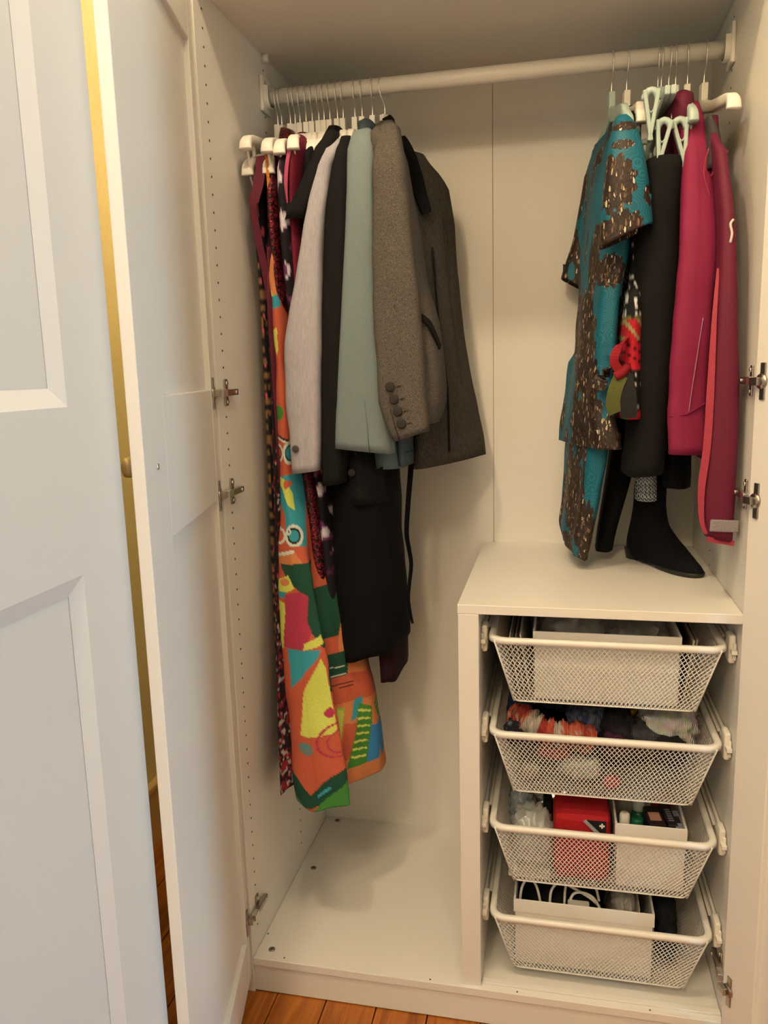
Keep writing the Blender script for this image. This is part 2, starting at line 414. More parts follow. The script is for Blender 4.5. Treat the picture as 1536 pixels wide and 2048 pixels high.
# doors: local x runs from the hinge edge to the free edge, local +y is the inner face normal
def wdoor(angle_z, P0, mirror, stile_h, stile_f):
    a, b = stile_h, 0.497-stile_f
    dr = bpy.data.objects.new('door', MB().box(a, b, -0.018, -0.010, 0.10, 1.96).mesh('door')); COL.objects.link(dr); dr.data.materials.append(DOORW)
    dr.parent = wd
    M = T(P0[0]-0.482, P0[1], 0, angle_z)
    if mirror: M = M @ Matrix.Scale(-1, 4, (1, 0, 0))
    dr.matrix_local = M
    def sub(name, mb, m=DOORW): return mb.build(name, m, dr)
    sub('stile', MB().box(0, a, -0.018, 0, 0.045, 2.04, 0.0018)); sub('stile', MB().box(b, 0.497, -0.018, 0, 0.045, 2.04, 0.0018))
    sub('rail', MB().box(a, b, -0.018, -0.0004, 1.105, 1.315, 0.0018)); sub('rail', MB().box(a, b, -0.018, -0.0002, 0.045, 0.145, 0.0018)); sub('rail', MB().box(a, b, -0.018, -0.0002, 1.92, 2.04, 0.0018))
    sub('screw', MB().disc((0.437, 0, 1.218), (0, 1, 0), 0.0045, 0.002, 12), STEEL)
    kn = MB()
    prof = [(0, 0.006), (0.010, 0.005), (0.014, 0.010), (0.02, 0.0145), (0.027, 0.0135), (0.030, 0.008), (0.0305, 0.001)]
    kn.tube([(0.437, -0.018-h, 1.218) for h, r in prof], [r for h, r in prof], 18); sub('knob', kn, BRASS)
    return dr
DL = wdoor(-math.radians(77), (-0.004, -0.003), False, 0.032, 0.115)
AR = math.radians(115)
# right-hand door: mirrored; direction from hinge = (-cos a, -sin a)
DR = wdoor(math.atan2(-math.sin(AR), -math.cos(AR)) - PI, (0.955, -0.02), True, 0.083, 0.083)

def hinge(door, z, mirror):
    """concealed hinge: plate screwed to the door, knuckle arm and cross plate on the side panel (built in wardrobe space)"""
    s = -1 if mirror else 1
    X = (lambda v: v) if not mirror else (lambda v: W-v)
    h = empty('hinge', (0, 0, 0)); h.parent = wd
    def bx(name, a0, a1, y0, y1, z0, z1, bev, m):
        a, b = sorted((X(a0), X(a1))); o = MB().box(a, b, y0, y1, z0, z1, bev).build(name, m, h, WM); return o
    bx('mounting_plate', 0.0, 0.004, 0.030, 0.044, z-0.026, z+0.026, 0.0015, NICKEL)
    bx('arm', 0.004, 0.014, -0.004, 0.072, z-0.006, z+0.006, 0.0015, NICKEL)
    bx('arm_cover', 0.005, 0.0155, -0.006, 0.016, z-0.007, z+0.007, 0.001, STEEL)
    for dz in (-0.018, 0.018):
        MB().disc((X(0.004), 0.037, z+dz), (s, 0, 0), 0.0042, 0.0022, 12).build('screw', STEEL, h, WM)
    MB().disc((X(0.014), 0.060, z), (s, 0, 0), 0.004, 0.002, 12).build('screw', STEEL, h, WM)
    dm_ = MB(); dm_.box(0.014, 0.026, 0.0, 0.003, z-0.030, z+0.030, 0.0012); dm_.disc((0.017, 0.0, z), (0, 1, 0), 0.0125, 0.0032, 18); dm_.box(0.001, 0.020, 0.003, 0.013, z-0.0065, z+0.0065, 0.001)
    c = dm_.build('hinge_cup', NICKEL, door)
for z in (1.308, 1.112, 0.186):
    hinge(DL, z, False); hinge(DR, z, True)

# ------------------------------------------------------------------ shelf insert
si = empty('shelf_insert', (0.71, 0.29, ZB), 0, 'white shelf with divider panel framing the wire baskets', 'shelf unit')
SM = Matrix.Translation((-0.71, -0.29, -ZB))
MB().box(0.4575, 0.4970, 0.009, 0.564, ZB+0.0004, 0.8828, 0.001).build('divider_panel', WHITE, si, SM)
MB().box(0.4565, W-0.0006, 0.009, D-0.001, 0.883, 0.901, 0.0012).build('shelf', WHITE, si, SM)
MB().box(0.4985, W-0.001, 0.016, 0.031, ZB+0.0003, ZB+0.0045, 0.001).build('floor_strip', WHITE, si, SM)

# ------------------------------------------------------------------ wire baskets
BX0, BX1, BY0, BY1, BH = 0.5135, 0.9445, 0.012, 0.545, 0.138
BZ = [0.836, 0.645, 0.447, 0.247]
def rounded_rect(x0, x1, y0, y1, r, n=6):
    out = []
    for cx_, cy_, a0 in ((x1-r, y0+r, -PI/2), (x1-r, y1-r, 0), (x0+r, y1-r, PI/2), (x0+r, y0+r, PI)):
        for i in range(n+1):
            a = a0+PI/2*i/n; out.append((cx_+r*math.cos(a), cy_+r*math.sin(a)))
    return out
def diamond(mb, O, U, V, nu, nv, Nrm, half, thick, ufun=None):
    """expanded-metal net on the patch O + u*U + v*V (u, v in 0..1); ufun(v) -> (u0, u1) trims the sides"""
    O, U, V, Nrm = Vector(O), Vector(U), Vector(V), Vector(Nrm).normalized()
    def P(i, j):
        v = j/nv; u = i/nu
        if ufun: a, b = ufun(v); u = a+(b-a)*u
        return O+U*u+V*v
    vs, fs = [], []
    for j in range(nv):
        for i in range(nu+1):
            if (i+j) % 2: continue
            for di in (-1, 1):
                if not 0 <= i+di <= nu: continue
                a, b = P(i, j), P(i+di, j+1); t = (b-a).normalized(); wv = t.cross(Nrm)*half
                k = len(vs); vs += [a-wv, a+wv, a+Nrm*thick, b-wv, b+wv, b+Nrm*thick]
                fs += [(k, k+1, k+4, k+3), (k+1, k+2, k+5, k+4), (k+2, k, k+3, k+5)]
    mb.add(vs, fs)
INS = 0.048          # how far the walls lean in
BF = 0.030           # front and back lean
net = MB()
fx0, fx1 = BX0+0.012, BX1-0.012
zt_, zb_ = -0.006, -BH
Wt = fx1-fx0; Wb = Wt-2*(INS-0.012)
def trim(v): e = (INS-0.012)/Wt*v; return (e, 1-e)
diamond(net, (fx0, BY0+0.006, zt_), (Wt, 0, 0), (0, BF, zb_-zt_), 88, 22, (0, -1, -0.2), 0.00085, 0.0012, trim)
diamond(net, (fx0, BY1-0.006, zt_), (Wt, 0, 0), (0, -BF, zb_-zt_), 88, 22, (0, 1, -0.2), 0.00085, 0.0012, trim)
ld = BY1-BY0-0.012
def trim2(v): e = BF/ld*v; return (e, 1-e)
diamond(net, (fx0, BY0+0.006, zt_), (0, ld, 0), (INS-0.012, 0, zb_-zt_), 108, 22, (-1, 0, -0.3), 0.00085, 0.0012, trim2)
diamond(net, (fx1, BY0+0.006, zt_), (0, ld, 0), (-(INS-0.012), 0, zb_-zt_), 108, 22, (1, 0, -0.3), 0.00085, 0.0012, trim2)
diamond(net, (fx0+INS-0.012, BY0+0.006+BF, zb_), (Wb, 0, 0), (0, ld-2*BF, 0), 78, 96, (0, 0, -1), 0.00085, 0.0012)
NETME = net.mesh('wire_mesh')
rim = MB()
ring = rounded_rect(BX0, BX1, BY0, BY1, 0.032); ring_i = rounded_rect(BX0+0.013, BX1-0.013, BY0+0.013, BY1-0.013, 0.022)
vs = []; n = len(ring)
for (a, b) in zip(ring, ring_i):
    vs += [(a[0], a[1], -0.011), (a[0], a[1], -0.003), (a[0]*0.75+b[0]*0.25, a[1]*0.75+b[1]*0.25, 0.0), (a[0]*0.2+b[0]*0.8, a[1]*0.2+b[1]*0.8, 0.0), (b[0], b[1], -0.003), (b[0], b[1], -0.011)]
rim.add(vs, [(i*6+k, i*6+(k+1) % 6, ((i+1) % n)*6+(k+1) % 6, ((i+1) % n)*6+k) for i in range(n) for k in range(6)], smooth=True)
RIMME = rim.mesh('rim')
edge = MB()
bot = rounded_rect(fx0+INS-0.012, fx1-INS+0.012, BY0+0.006+BF, BY1-0.006-BF, 0.012, 3)
edge.tube([(q[0], q[1], zb_) for q in bot], 0.0017, 6, closed=True)
for (xa, xb) in ((fx0, fx0+INS-0.012), (fx1, fx1-INS+0.012)):
    for (ya, yb) in ((BY0+0.006, BY0+0.006+BF), (BY1-0.006, BY1-0.006-BF)): edge.tube([(xa, ya, zt_), (xb, yb, zb_)], 0.0017, 6)
EDGME = edge.mesh('edge_wire')
def runner_mesh(sg):
    q = MB(); xa = 0.4975 if sg < 0 else W-0.0015
    xs = (lambda a, b: sorted((xa-sg*a, xa-sg*b)))
    a, b = xs(0.0, 0.010); q.box(a, b, 0.035, 0.50, -0.020, -0.012, 0.001)
    a, b = xs(0.0, 0.006); q.box(a, b, 0.045, 0.49, -0.034, -0.002, 0.001)
    a, b = xs(0.0, 0.012); q.box(a, b, 0.050, 0.085, -0.042, 0.012, 0.004)
    a, b = xs(0.010, 0.0155); q.box(a, b, 0.10, 0.48, -0.008, -0.003, 0.0008)
    return q.mesh('runner')
RUN = [runner_mesh(-1), runner_mesh(1)]
LBL = ['topmost wire basket, holding a long white box and folders', 'second wire basket from the top, full of knitted scarves and socks', 'third wire basket from the top, with a red pouch in front', 'lowest wire basket, with white cables in a long box']
for k in range(4):
    e = empty('wire_basket', ((BX0+BX1)/2, (BY0+BY1)/2, BZ[k]-BH), 0, LBL[k], 'basket', 'white wire baskets on runners')
    M = Matrix.Translation((-(BX0+BX1)/2, -(BY0+BY1)/2, BH))
    link('rim', RIMME, WHITE_MET, e, M)
    tag(link('wire_mesh', NETME, WHITE_MET, e, M), kind='stuff')
    link('edge_wire', EDGME, WHITE_MET, e, M)
    for r_ in RUN: link('runner', r_, PLAST, e, M)

def open_box(name, x0, x1, y0, y1, z0, z1, m, label, cat, rz=0, t=0.003, group=None):
    """lidless storage box; walls, base and folded-over lip"""
    cx_, cy_ = (x0+x1)/2, (y0+y1)/2; e = empty(name, (cx_, cy_, z0), rz, label, cat, group)
    hx, hy, h = (x1-x0)/2, (y1-y0)/2, z1-z0
    MB().box(-hx, hx, -hy, hy, 0, t).build('base', m, e)
    for a in ((-hx, hx, -hy, -hy+t), (-hx, hx, hy-t, hy), (-hx, -hx+t, -hy, hy), (hx-t, hx, -hy, hy)):
        q = MB(); q.box(*a, 0, h, 0.0008); q.build('side', m, e)
    q = MB()
    for a in ((-hx-0.001, hx+0.001, -hy-0.001, -hy), (-hx-0.001, -hx, -hy, hy), (hx, hx+0.001, -hy, hy)): q.box(*a, h-0.028, h)
    q.build('lip', m, e)
    return e
BOXM = mat('white_box_fabric', (0.78, 0.77, 0.74), 0.8)
def plastic(name, alpha, rgb=(0.85, 0.85, 0.85)):
    if name in MATS: return MATS[name]
    m = mat(name, rgb, 0.15, spec=0.8); out = m.node_tree.nodes['Material Output']
    tr = nn(m, 'ShaderNodeBsdfTransparent'); mx = nn(m, 'ShaderNodeMixShader'); mx.inputs[0].default_value = alpha
    lk(m, tr.outputs[0], mx.inputs[1]); lk(m, bsdf(m).outputs[0], mx.inputs[2]); lk(m, mx.outputs[0], out.inputs[0])
    return m
CLEAR = plastic('clear_plastic_film', 0.34)
def crumple(name, cx_, cy_, z, hx, hy, hz, m, label, cat, seed, rough=22, amp=0.45, sub=4, p=3.0, parent=None, paint=None):
    """soft lumpy bundle resting at z"""
    bm = bmesh.new(); bmesh.ops.create_icosphere(bm, subdivisions=sub, radius=1.0)
    vs = []; cols = []
    for v in bm.verts:
        c = v.co; l = (abs(c.x)**p+abs(c.y)**p+abs(c.z)**p)**(1/p); q = c/l
        d = 1+amp*0.35*noise.noise(Vector((q.x*hx*rough*4+seed, q.y*hy*rough*4, q.z*hz*rough*4)))+amp*0.18*noise.noise(Vector((q.x*hx*rough*11, q.y*hy*rough*11+seed, q.z*hz*rough*11)))
        vs.append((q.x*hx*d, q.y*hy*d, hz+q.z*hz*d))
        if paint: cols.append(paint(q.x, q.y, q.z))
    fs = [tuple(v.index for v in f.verts) for f in bm.faces]; bm.free()
    zmin = min(v[2] for v in vs); vs = [(a, b, c-zmin) for a, b, c in vs]
    mb = MB().add(vs, fs, col=cols if paint else None, smooth=True)
    o = mb.build(name, m, parent); o.location = (cx_, cy_, z)
    return tag(o, label, cat)

# basket 1: long white box, plastic film, folders
z1 = BZ[0]-BH+0.003
open_box('storage_box', 0.598, 0.868, 0.052, 0.40, z1, BZ[0]+0.004, BOXM, 'long white fabric box in the topmost basket', 'box')
crumple('plastic_bag', 0.675, 0.20, z1+0.004, 0.066, 0.12, 0.064, CLEAR, 'crumpled clear plastic bag at the left of the top white box', 'bag', 3.1, 30, 0.9)
crumple('plastic_bag', 0.800, 0.20, z1+0.004, 0.060, 0.12, 0.062, CLEAR, 'crumpled clear plastic bag at the right of the top white box', 'bag', 8.7, 30, 0.9)
fcols = [(60, 56, 52), (206, 200, 190), (84, 78, 74), (190, 182, 172), (64, 58, 60), (214, 208, 198)]
for i in range(6):
    xx = 0.566+0.0052*i
    q = MB().box(-0.0016, 0.0016, -0.14, 0.14, 0, 0.118+0.004*(i % 3), 0.0003).build('paper_folder', mat('folder_%d' % i, fcols[i], 0.7, srgb=True))
    q.location = (xx, 0.21, z1); q.rotation_euler = (0, -0.16, 0)
    tag(q, ['dark grey folder leaning outermost left in the topmost basket', 'white folder second from the left in the topmost basket', 'grey folder third from the left in the topmost basket', 'pale folder fourth from the left in the topmost basket', 'dark folder fifth from the left in the topmost basket', 'white folder leaning against the top white box'][i], 'folder', 'folders left of the top box')
for i in range(3):
    q = MB().box(-0.0016, 0.0016, -0.12, 0.12, 0, 0.122+0.003*i, 0.0003).build('paper_folder', mat('folder_r%d' % i, [(50, 46, 44), (205, 198, 186), (150, 142, 130)][i], 0.7, srgb=True))
    q.location = (0.8745+0.0055*i, 0.20, z1); q.rotation_euler = (0, 0.12, 0)
    tag(q, ['dark folder right of the top white box', 'white folder standing right of the top white box', 'greyish folder farthest right in the topmost basket'][i], 'folder', 'folders right of the top box')

# basket 2: knitwear
z2 = BZ[1]-BH+0.003
def knit_mat():
    m = painted('knit', 0.95); wv = nn(m, 'ShaderNodeTexWave'); wv.inputs['Scale'].default_value = 90; wv.inputs['Distortion'].default_value = 4
    tc = nn(m, 'ShaderNodeTexCoord'); lk(m, tc.outputs['Object'], wv.inputs['Vector'])
    bp = nn(m, 'ShaderNodeBump'); bp.inputs['Strength'].default_value = 0.6; bp.inputs['Distance'].default_value = 0.003
    lk(m, wv.outputs[0], bp.inputs['Height']); lk(m, bp.outputs[0], bsdf(m).inputs['Normal']); return m
KNIT = knit_mat()
pal = [pl((178, 74, 50)), pl((150, 52, 38)), pl((170, 150, 126)), pl((184, 86, 58)), pl((168, 62, 44)), pl((92, 92, 100))]
pts = spline([(0.566, 0.10, z2+0.128), (0.582, 0.085, z2+0.132), (0.605, 0.070, z2+0.124), (0.640, 0.066, z2+0.116), (0.680, 0.070, z2+0.112), (0.706, 0.085, z2+0.10)], 14)
sc = MB(); cols = []
N = 20
sc.tube(pts, [0.026+0.004*math.sin(i*0.7)+0.003*math.sin(i*2.3) for i in range(len(pts))], N)
seq = [0, 1, 1, 0, 2, 2, 1, 0, 2, 0, 3, 4, 0, 0]
for i in range(len(pts)):
    f = i/len(pts)*13.99; c0 = pal[seq[int(f)]]
    for k in range(N):
        j = 0.75+0.5*random.random(); c = c0 if random.random() > 0.07 else pal[2]
        cols.append(tuple(v*j for v in c))
sc.c = cols
tag(sc.build('knitted_scarf', KNIT), 'orange, red and cream striped knitted scarf in the second basket', 'scarf')
def speck(c1, c2, f=0.5): return lambda x, y, z: (lambda r: tuple(v*(0.8+0.4*random.random()) for v in (c1 if r > f else c2)))(random.random())
def bundle(name, x, y, z, hx, hy, hz, c1, c2, f, label, cat, seed, amp=0.6):
    return crumple(name, x, y, z, hx, hy, hz, KNIT, label, cat, seed, 14, amp, 4, 2.4, paint=speck(pl(c1), pl(c2), f))
bundle('knitted_sock', 0.705, 0.14, z2+0.085, 0.040, 0.05, 0.036, (92, 92, 104), (50, 52, 66), 0.5, 'blue-grey mottled knitted sock ball beside the orange scarf', 'sock', 1.3)
bundle('wool_sock', 0.655, 0.22, z2+0.100, 0.045, 0.05, 0.034, (70, 72, 80), (56, 58, 64), 0.5, 'plain dark grey wool sock behind the orange scarf', 'sock', 2.2)
bundle('blue_cloth', 0.715, 0.24, z2+0.108, 0.050, 0.05, 0.034, (20, 96, 140), (24, 110, 150), 0.5, 'bright blue folded cloth at the back of the second basket', 'cloth', 5.2)
bundle('speckled_cloth', 0.705, 0.195, z2+0.112, 0.030, 0.03, 0.020, (190, 186, 178), (70, 74, 84), 0.45, 'small white and grey speckled cloth in front of the blue one', 'cloth', 6.1)
bundle('patterned_cloth', 0.775, 0.19, z2+0.098, 0.044, 0.06, 0.042, (190, 150, 24), (40, 30, 20), 0.5, 'yellow and black patterned cloth at the back of the second basket', 'cloth', 7.4)
bundle('black_sock', 0.765, 0.11, z2+0.07, 0.036, 0.05, 0.040, (26, 22, 24), (34, 28, 30), 0.5, 'black sock ball in the middle of the second basket', 'sock', 8.2)
bundle('purple_sock', 0.762, 0.075, z2+0.074, 0.032, 0.03, 0.026, (70, 28, 50), (56, 22, 40), 0.5, 'dark purple sock in front of the black sock ball', 'sock', 9.6)
bundle('grey_sock', 0.815, 0.10, z2+0.07, 0.036, 0.05, 0.034, (58, 54, 54), (66, 62, 60), 0.5, 'dark grey sock ball left of the black cloth', 'sock', 3.9)
bundle('black_cloth', 0.850, 0.075, z2+0.062, 0.040, 0.035, 0.030, (18, 16, 18), (22, 20, 22), 0.5, 'black cloth at the front right of the second basket', 'cloth', 4.4)
bundle('fleece_cloth', 0.858, 0.15, z2+0.068, 0.060, 0.085, 0.046, (206, 192, 172), (196, 182, 162), 0.5, 'pale grey fleece bundle filling the right of the second basket', 'cloth', 12.5, 0.7)
bundle('dark_sock', 0.562, 0.075, z2+0.085, 0.022, 0.03, 0.026, (22, 24, 28), (90, 92, 96), 0.12, 'black sock with a white stripe at the left front corner', 'sock', 14.5)
bundle('navy_cloth', 0.568, 0.17, z2+0.07, 0.026, 0.06, 0.045, (18, 50, 74), (14, 40, 62), 0.5, 'navy blue cloth at the left back of the second basket', 'cloth', 15.5)
bundle('white_sock', 0.690, 0.075, z2+0.022, 0.040, 0.022, 0.022, (206, 196, 176), (196, 186, 168), 0.5, 'cream sock seen through the front of the second basket', 'sock', 16.5)
bundle('red_sock', 0.640, 0.078, z2+0.058, 0.036, 0.022, 0.022, (190, 80, 66), (170, 66, 56), 0.5, 'salmon red sock pressed against the second basket front', 'sock', 17.5)
bundle('pink_sock', 0.752, 0.078, z2+0.004, 0.016, 0.016, 0.012, (214, 76, 96), (200, 70, 90), 0.5, 'small pink sock low at the second basket front', 'sock', 18.5)
bundle('beige_sock', 0.592, 0.078, z2+0.012, 0.020, 0.022, 0.014, (170, 150, 130), (160, 142, 122), 0.5, 'beige sock low at the left of the second basket', 'sock', 19.5)
bundle('dark_fabric', 0.735, 0.26, z2+0.002, 0.155, 0.15, 0.042, (30, 27, 27), (40, 36, 36), 0.5, 'dark folded fabric at the bottom of the second basket', 'cloth', 20.5)

# basket 3: red pouch, plastic bags, white box with bottles
z3 = BZ[2]-BH+0.003
RED = cloth('red_nylon', (166, 28, 30), 0.1, 0.75, 500)
rp = empty('red_pouch', (0.695, 0.105, z3), 0.02, 'red zipped first-aid pouch standing in the third basket', 'pouch')
MB().box(-0.056, 0.056, -0.045, 0.045, 0, 0.150, 0.016).build('body', RED, rp)
zp = MB(); zp.tube([(-0.055, -0.0455, 0.112), (0, -0.0475, 0.113), (0.055, -0.0455, 0.112)], 0.0016, 6); zp.build('zip', cloth('dark_red_zip', (120, 18, 22)), rp)
pt = MB().add([(0.006, -0.0462, 0.138), (0.046, -0.0462, 0.138), (0.046, -0.0462, 0.098), (0.006, -0.0475, 0.138), (0.046, -0.0475, 0.138), (0.046, -0.0475, 0.098)], [(0, 1, 2), (3, 5, 4), (0, 3, 4, 1), (1, 4, 5, 2), (2, 5, 3, 0)]).build('corner_patch', cloth('black_patch', (28, 26, 28)), rp)
MB().ribbon([(0.004, -0.0478, 0.1375), (0.044, -0.0478, 0.0985)], 0.007, 0.001, (0.7, 0, 0.7)).build('grey_stripe', cloth('grey_patch', (150, 146, 140)), rp)
cx3 = MB(); cx3.box(0.033, 0.043, -0.0492, -0.0476, 0.127, 0.130); cx3.box(0.0365, 0.0395, -0.0492, -0.0476, 0.1235, 0.1335); cx3.build('cross_mark', mat('white_print', (0.8, 0.8, 0.8), 0.6), rp)
open_box('storage_box', 0.760, 0.893, 0.058, 0.33, z3, BZ[2]+0.002, BOXM, 'white fabric box right of the red pouch', 'box')
zz = z3+0.004
def bottle(x, y, r, h, m, cm, label, hcap=0.03, z=None):
    e = empty('bottle', (x, y, zz if z is None else z), 0, label, 'bottle')
    prof = [(0, r*0.9), (0.004, r), (h-hcap-0.012, r), (h-hcap, r*0.7)]
    MB().tube([(0, 0, a) for a, b in prof], [b for a, b in prof], 16).build('body', m, e)
    prof = [(h-hcap, r*0.85), (h-hcap+0.002, r*0.88), (h-0.003, r*0.86), (h, r*0.7)]
    MB().tube([(0, 0, a) for a, b in prof], [b for a, b in prof], 16).build('cap', cm, e)
CAPW = mat('white_cap', (0.8, 0.78, 0.74), 0.4); GREENP = mat('green_plastic', pl((14, 92, 56)), 0.35); DARKP = mat('dark_carton', pl((44, 34, 36)), 0.5)
bottle(0.779, 0.085, 0.0115, 0.142, CAPW, CAPW, 'white capped bottle at the front corner of the small box')
bottle(0.804, 0.095, 0.014, 0.128, GREENP, GREENP, 'green bottle next to the white capped bottle')
bottle(0.812, 0.15, 0.015, 0.145, GREENP, mat('pale_cap', (0.45, 0.55, 0.5), 0.4), 'green bottle with a pale cap behind the front bottles')
def carton(x, y, sx, sy, h, m, label, rz=0, face=None):
    e = empty('carton', (x, y, zz), rz, label, 'box')
    MB().box(-sx, sx, -sy, sy, 0, h, 0.001).build('body', m, e)
    if face:
        for (a, b, c, d, mm, nm) in face: MB().box(a, b, c, d, h, h+0.0006).build(nm, mm, e)
PEACH = mat('peach_print', pl((200, 140, 110)), 0.6); LGREY = mat('grey_print', pl((150, 144, 140)), 0.5); REDC = mat('red_carton', pl((150, 24, 28)), 0.5)
carton(0.838, 0.11, 0.016, 0.035, 0.128, DARKP, 'dark carton with a peach print in the small white box', 0.1, [(-0.011, 0.011, -0.02, 0.01, PEACH, 'print')])
carton(0.866, 0.12, 0.009, 0.045, 0.130, DARKP, 'narrow black carton with grey lines in the small white box', 0.1, [(-0.005, 0.005, -0.03+0.008*i, -0.027+0.008*i, LGREY, 'print_line') for i in range(6)])
carton(0.881, 0.10, 0.0075, 0.035, 0.128, LGREY, 'grey carton at the right side of the small white box', 0.05, [(-0.005, 0.005, -0.012, 0.012, DARKP, 'print')])
carton(0.862, 0.20, 0.018, 0.022, 0.142, REDC, 'red carton at the back of the small white box')
SILV = mat('silver_foil', (0.75, 0.73, 0.7), 0.18, 1.0)
crumple('foil_blanket', 0.655, 0.205, z3+0.078, 0.062, 0.05, 0.026, SILV, 'crumpled silver foil behind the red pouch', 'foil', 21.0, 26, 1.0)
crumple('plastic_bag', 0.598, 0.10, z3+0.004, 0.040, 0.045, 0.058, plastic('milky_plastic', 0.55, (0.7, 0.75, 0.75)), 'milky plastic bag at the left front of the third basket', 'bag', 22.0, 28, 0.8)
crumple('plastic_bag', 0.575, 0.20, z3+0.03, 0.028, 0.04, 0.045, plastic('bluish_plastic', 0.6, (0.45, 0.55, 0.62)), 'bluish plastic bag at the left back of the third basket', 'bag', 23.0, 28, 0.8)
q = MB().box(-0.042, 0.042, -0.03, 0.03, 0, 0.032, 0.003).build('white_packet', CAPW); q.location = (0.592, 0.085, z3); q.location.z = z3; tag(q, 'flat white packet at the left bottom of the third basket', 'packet'); q.scale = (1, 1, 0.12)
q = MB().box(-0.085, 0.085, -0.06, 0.06, 0, 0.10, 0.004).build('brown_carton', mat('brown_carton', pl((84, 66, 52)), 0.8)); q.location = (0.66, 0.33, z3); tag(q, 'brown carton at the back of the third basket', 'box')
q = MB().box(-0.009, 0.009, -0.02, 0.02, 0, 0.13, 0.004).build('black_case', cloth('black_case', (24, 24, 28))); q.location = (0.627, 0.15, z3); tag(q, 'narrow black case left of the red pouch', 'case')

# basket 4: long box with cables, black bag
z4 = BZ[3]-BH+0.003
open_box('storage_box', 0.562, 0.838, 0.056, 0.36, z4, BZ[3]+0.012, BOXM, 'long white fabric box with cables in the lowest basket', 'box')
BLK = cloth('black_nylon', (22, 22, 24), 0.15, 0.8)
crumple('black_pouch', 0.66, 0.22, z4+0.004, 0.088, 0.13, 0.058, BLK, 'black fabric pouch under the white cables', 'pouch', 31.0, 10, 0.5)
CAB = mat('white_cable', (0.8, 0.77, 0.7), 0.4)
def cable(pts, label): return tag(MB().tube(spline(pts, 12), 0.0028, 8).build('cable', CAB), label, 'cable')
zc = BZ[3]
cable([(0.572, 0.085, zc-0.02), (0.576, 0.10, zc+0.010), (0.590, 0.11, zc+0.027), (0.606, 0.10, zc+0.016), (0.616, 0.09, zc-0.02)], 'white cable loop at the left end of the long box')
cable([(0.634, 0.085, zc-0.02), (0.637, 0.10, zc+0.010), (0.655, 0.11, zc+0.024), (0.685, 0.105, zc+0.016), (0.716, 0.10, zc+0.002), (0.735, 0.10, zc-0.015)], 'white cable arching across the middle of the long box')
cable([(0.664, 0.095, zc-0.02), (0.668, 0.12, zc+0.015), (0.692, 0.14, zc+0.038), (0.722, 0.13, zc+0.024), (0.735, 0.11, zc-0.01)], 'tall white cable arc in the middle of the long box')
cable([(0.670, 0.085, zc-0.022), (0.680, 0.095, zc+0.008), (0.698, 0.10, zc+0.013), (0.722, 0.10, zc+0.004), (0.738, 0.095, zc-0.02)], 'lowest white cable arc in the middle of the long box')
q = MB().box(-0.022, 0.022, -0.014, 0.014, 0, 0.012, 0.003).build('power_plug', CAB); q.location = (0.692, 0.08, zc-0.012); tag(q, 'white plug lying under the cable arcs', 'plug')
PAPR = mat('pale_paper', (0.55, 0.5, 0.44), 0.7)
for i in range(3):
    q = MB().box(-0.0012, 0.0012, -0.08, 0.08, 0, 0.132, 0.0003).build('paper_sleeve', PAPR); q.location = (0.752+0.016*i, 0.16, z4+0.008); q.rotation_euler = (0, 0.22, 0)
    tag(q, ['pale paper sleeve nearest the cables in the long box', 'middle pale paper sleeve in the long box', 'pale paper sleeve nearest the right end of the long box'][i], 'paper', 'paper sleeves in the cable box')
crumple('clear_sleeve', 0.785, 0.13, z4+0.06, 0.022, 0.05, 0.040, CLEAR, 'clear plastic sleeve among the papers of the long box', 'bag', 34.0, 30, 0.8)
crumple('black_bag', 0.868, 0.16, z4, 0.024, 0.085, 0.068, BLK, 'black bag squeezed beside the long cable box', 'bag', 33.0, 14, 0.5)

# ------------------------------------------------------------------ clothes hangers
HZ = 1.880                      # height of the top of a hanger's neck
def hook_mesh():
    c = RZ-HZ; r = RR+0.0022
    pts = [(0, 0, -0.012), (0, 0, 0.014), (0, -0.004, 0.024), (0, -0.013, 0.036), (0, -r, c-0.004)]
    for i in range(17):
        a = PI-(PI+0.5)*i/16; pts.append((0, r*math.cos(a), c+r*math.sin(a)))
    pts.append((0, r*math.cos(-0.5)-0.002, c+r*math.sin(-0.5)-0.007))
    return MB().tube(spline(pts, 3), 0.0015, 8).mesh('hook')
HOOK = hook_mesh()
def arm_mesh(L, x0, x1, drop, h0, h1, ear):
    """shoulder body: neck block and two arms that widen towards rounded ends"""
    mb = MB(); mb.box(-0.0062, 0.0062, -0.011, 0.011, -0.050, 0, 0.0015)
    for sg in (-1, 1):
        path = [(0.004, -0.040), (0.03, -0.050), (0.08, -0.062), (0.13, -0.068-drop*0.2), (L-0.03, -0.072-drop*0.7), (L-0.012, -0.076-drop), (L-0.003, -0.084-drop), (L, -0.096-drop)]
        P = spline([(a, b, 0) for a, b in path], 4); vs = []; m = len(P)
        for i, p in enumerate(P):
            t = (P[min(i+1, m-1)]-P[max(i-1, 0)]).normalized(); nrm = Vector((-t.y, t.x))
            f = i/(m-1); hw_ = x0+(x1-x0)*f**1.5; hh_ = (h0+(h1-h0)*f)
            for a, b in ((-1, -.7), (-.7, -1), (.7, -1), (1, -.7), (1, .7), (.7, 1), (-.7, 1), (-1, .7)):
                vs.append((a*hw_, sg*(p.x+nrm.x*b*hh_), p.y+nrm.y*b*hh_))
        fs = [(i*8+k, i*8+(k+1) % 8, i*8+8+(k+1) % 8, i*8+8+k) for i in range(m-1) for k in range(8)]
        fs += [tuple(range(7, -1, -1)), tuple((m-1)*8+k for k in range(8))]
        mb.add(vs, fs, smooth=True)
    return mb.mesh('shoulder_body')
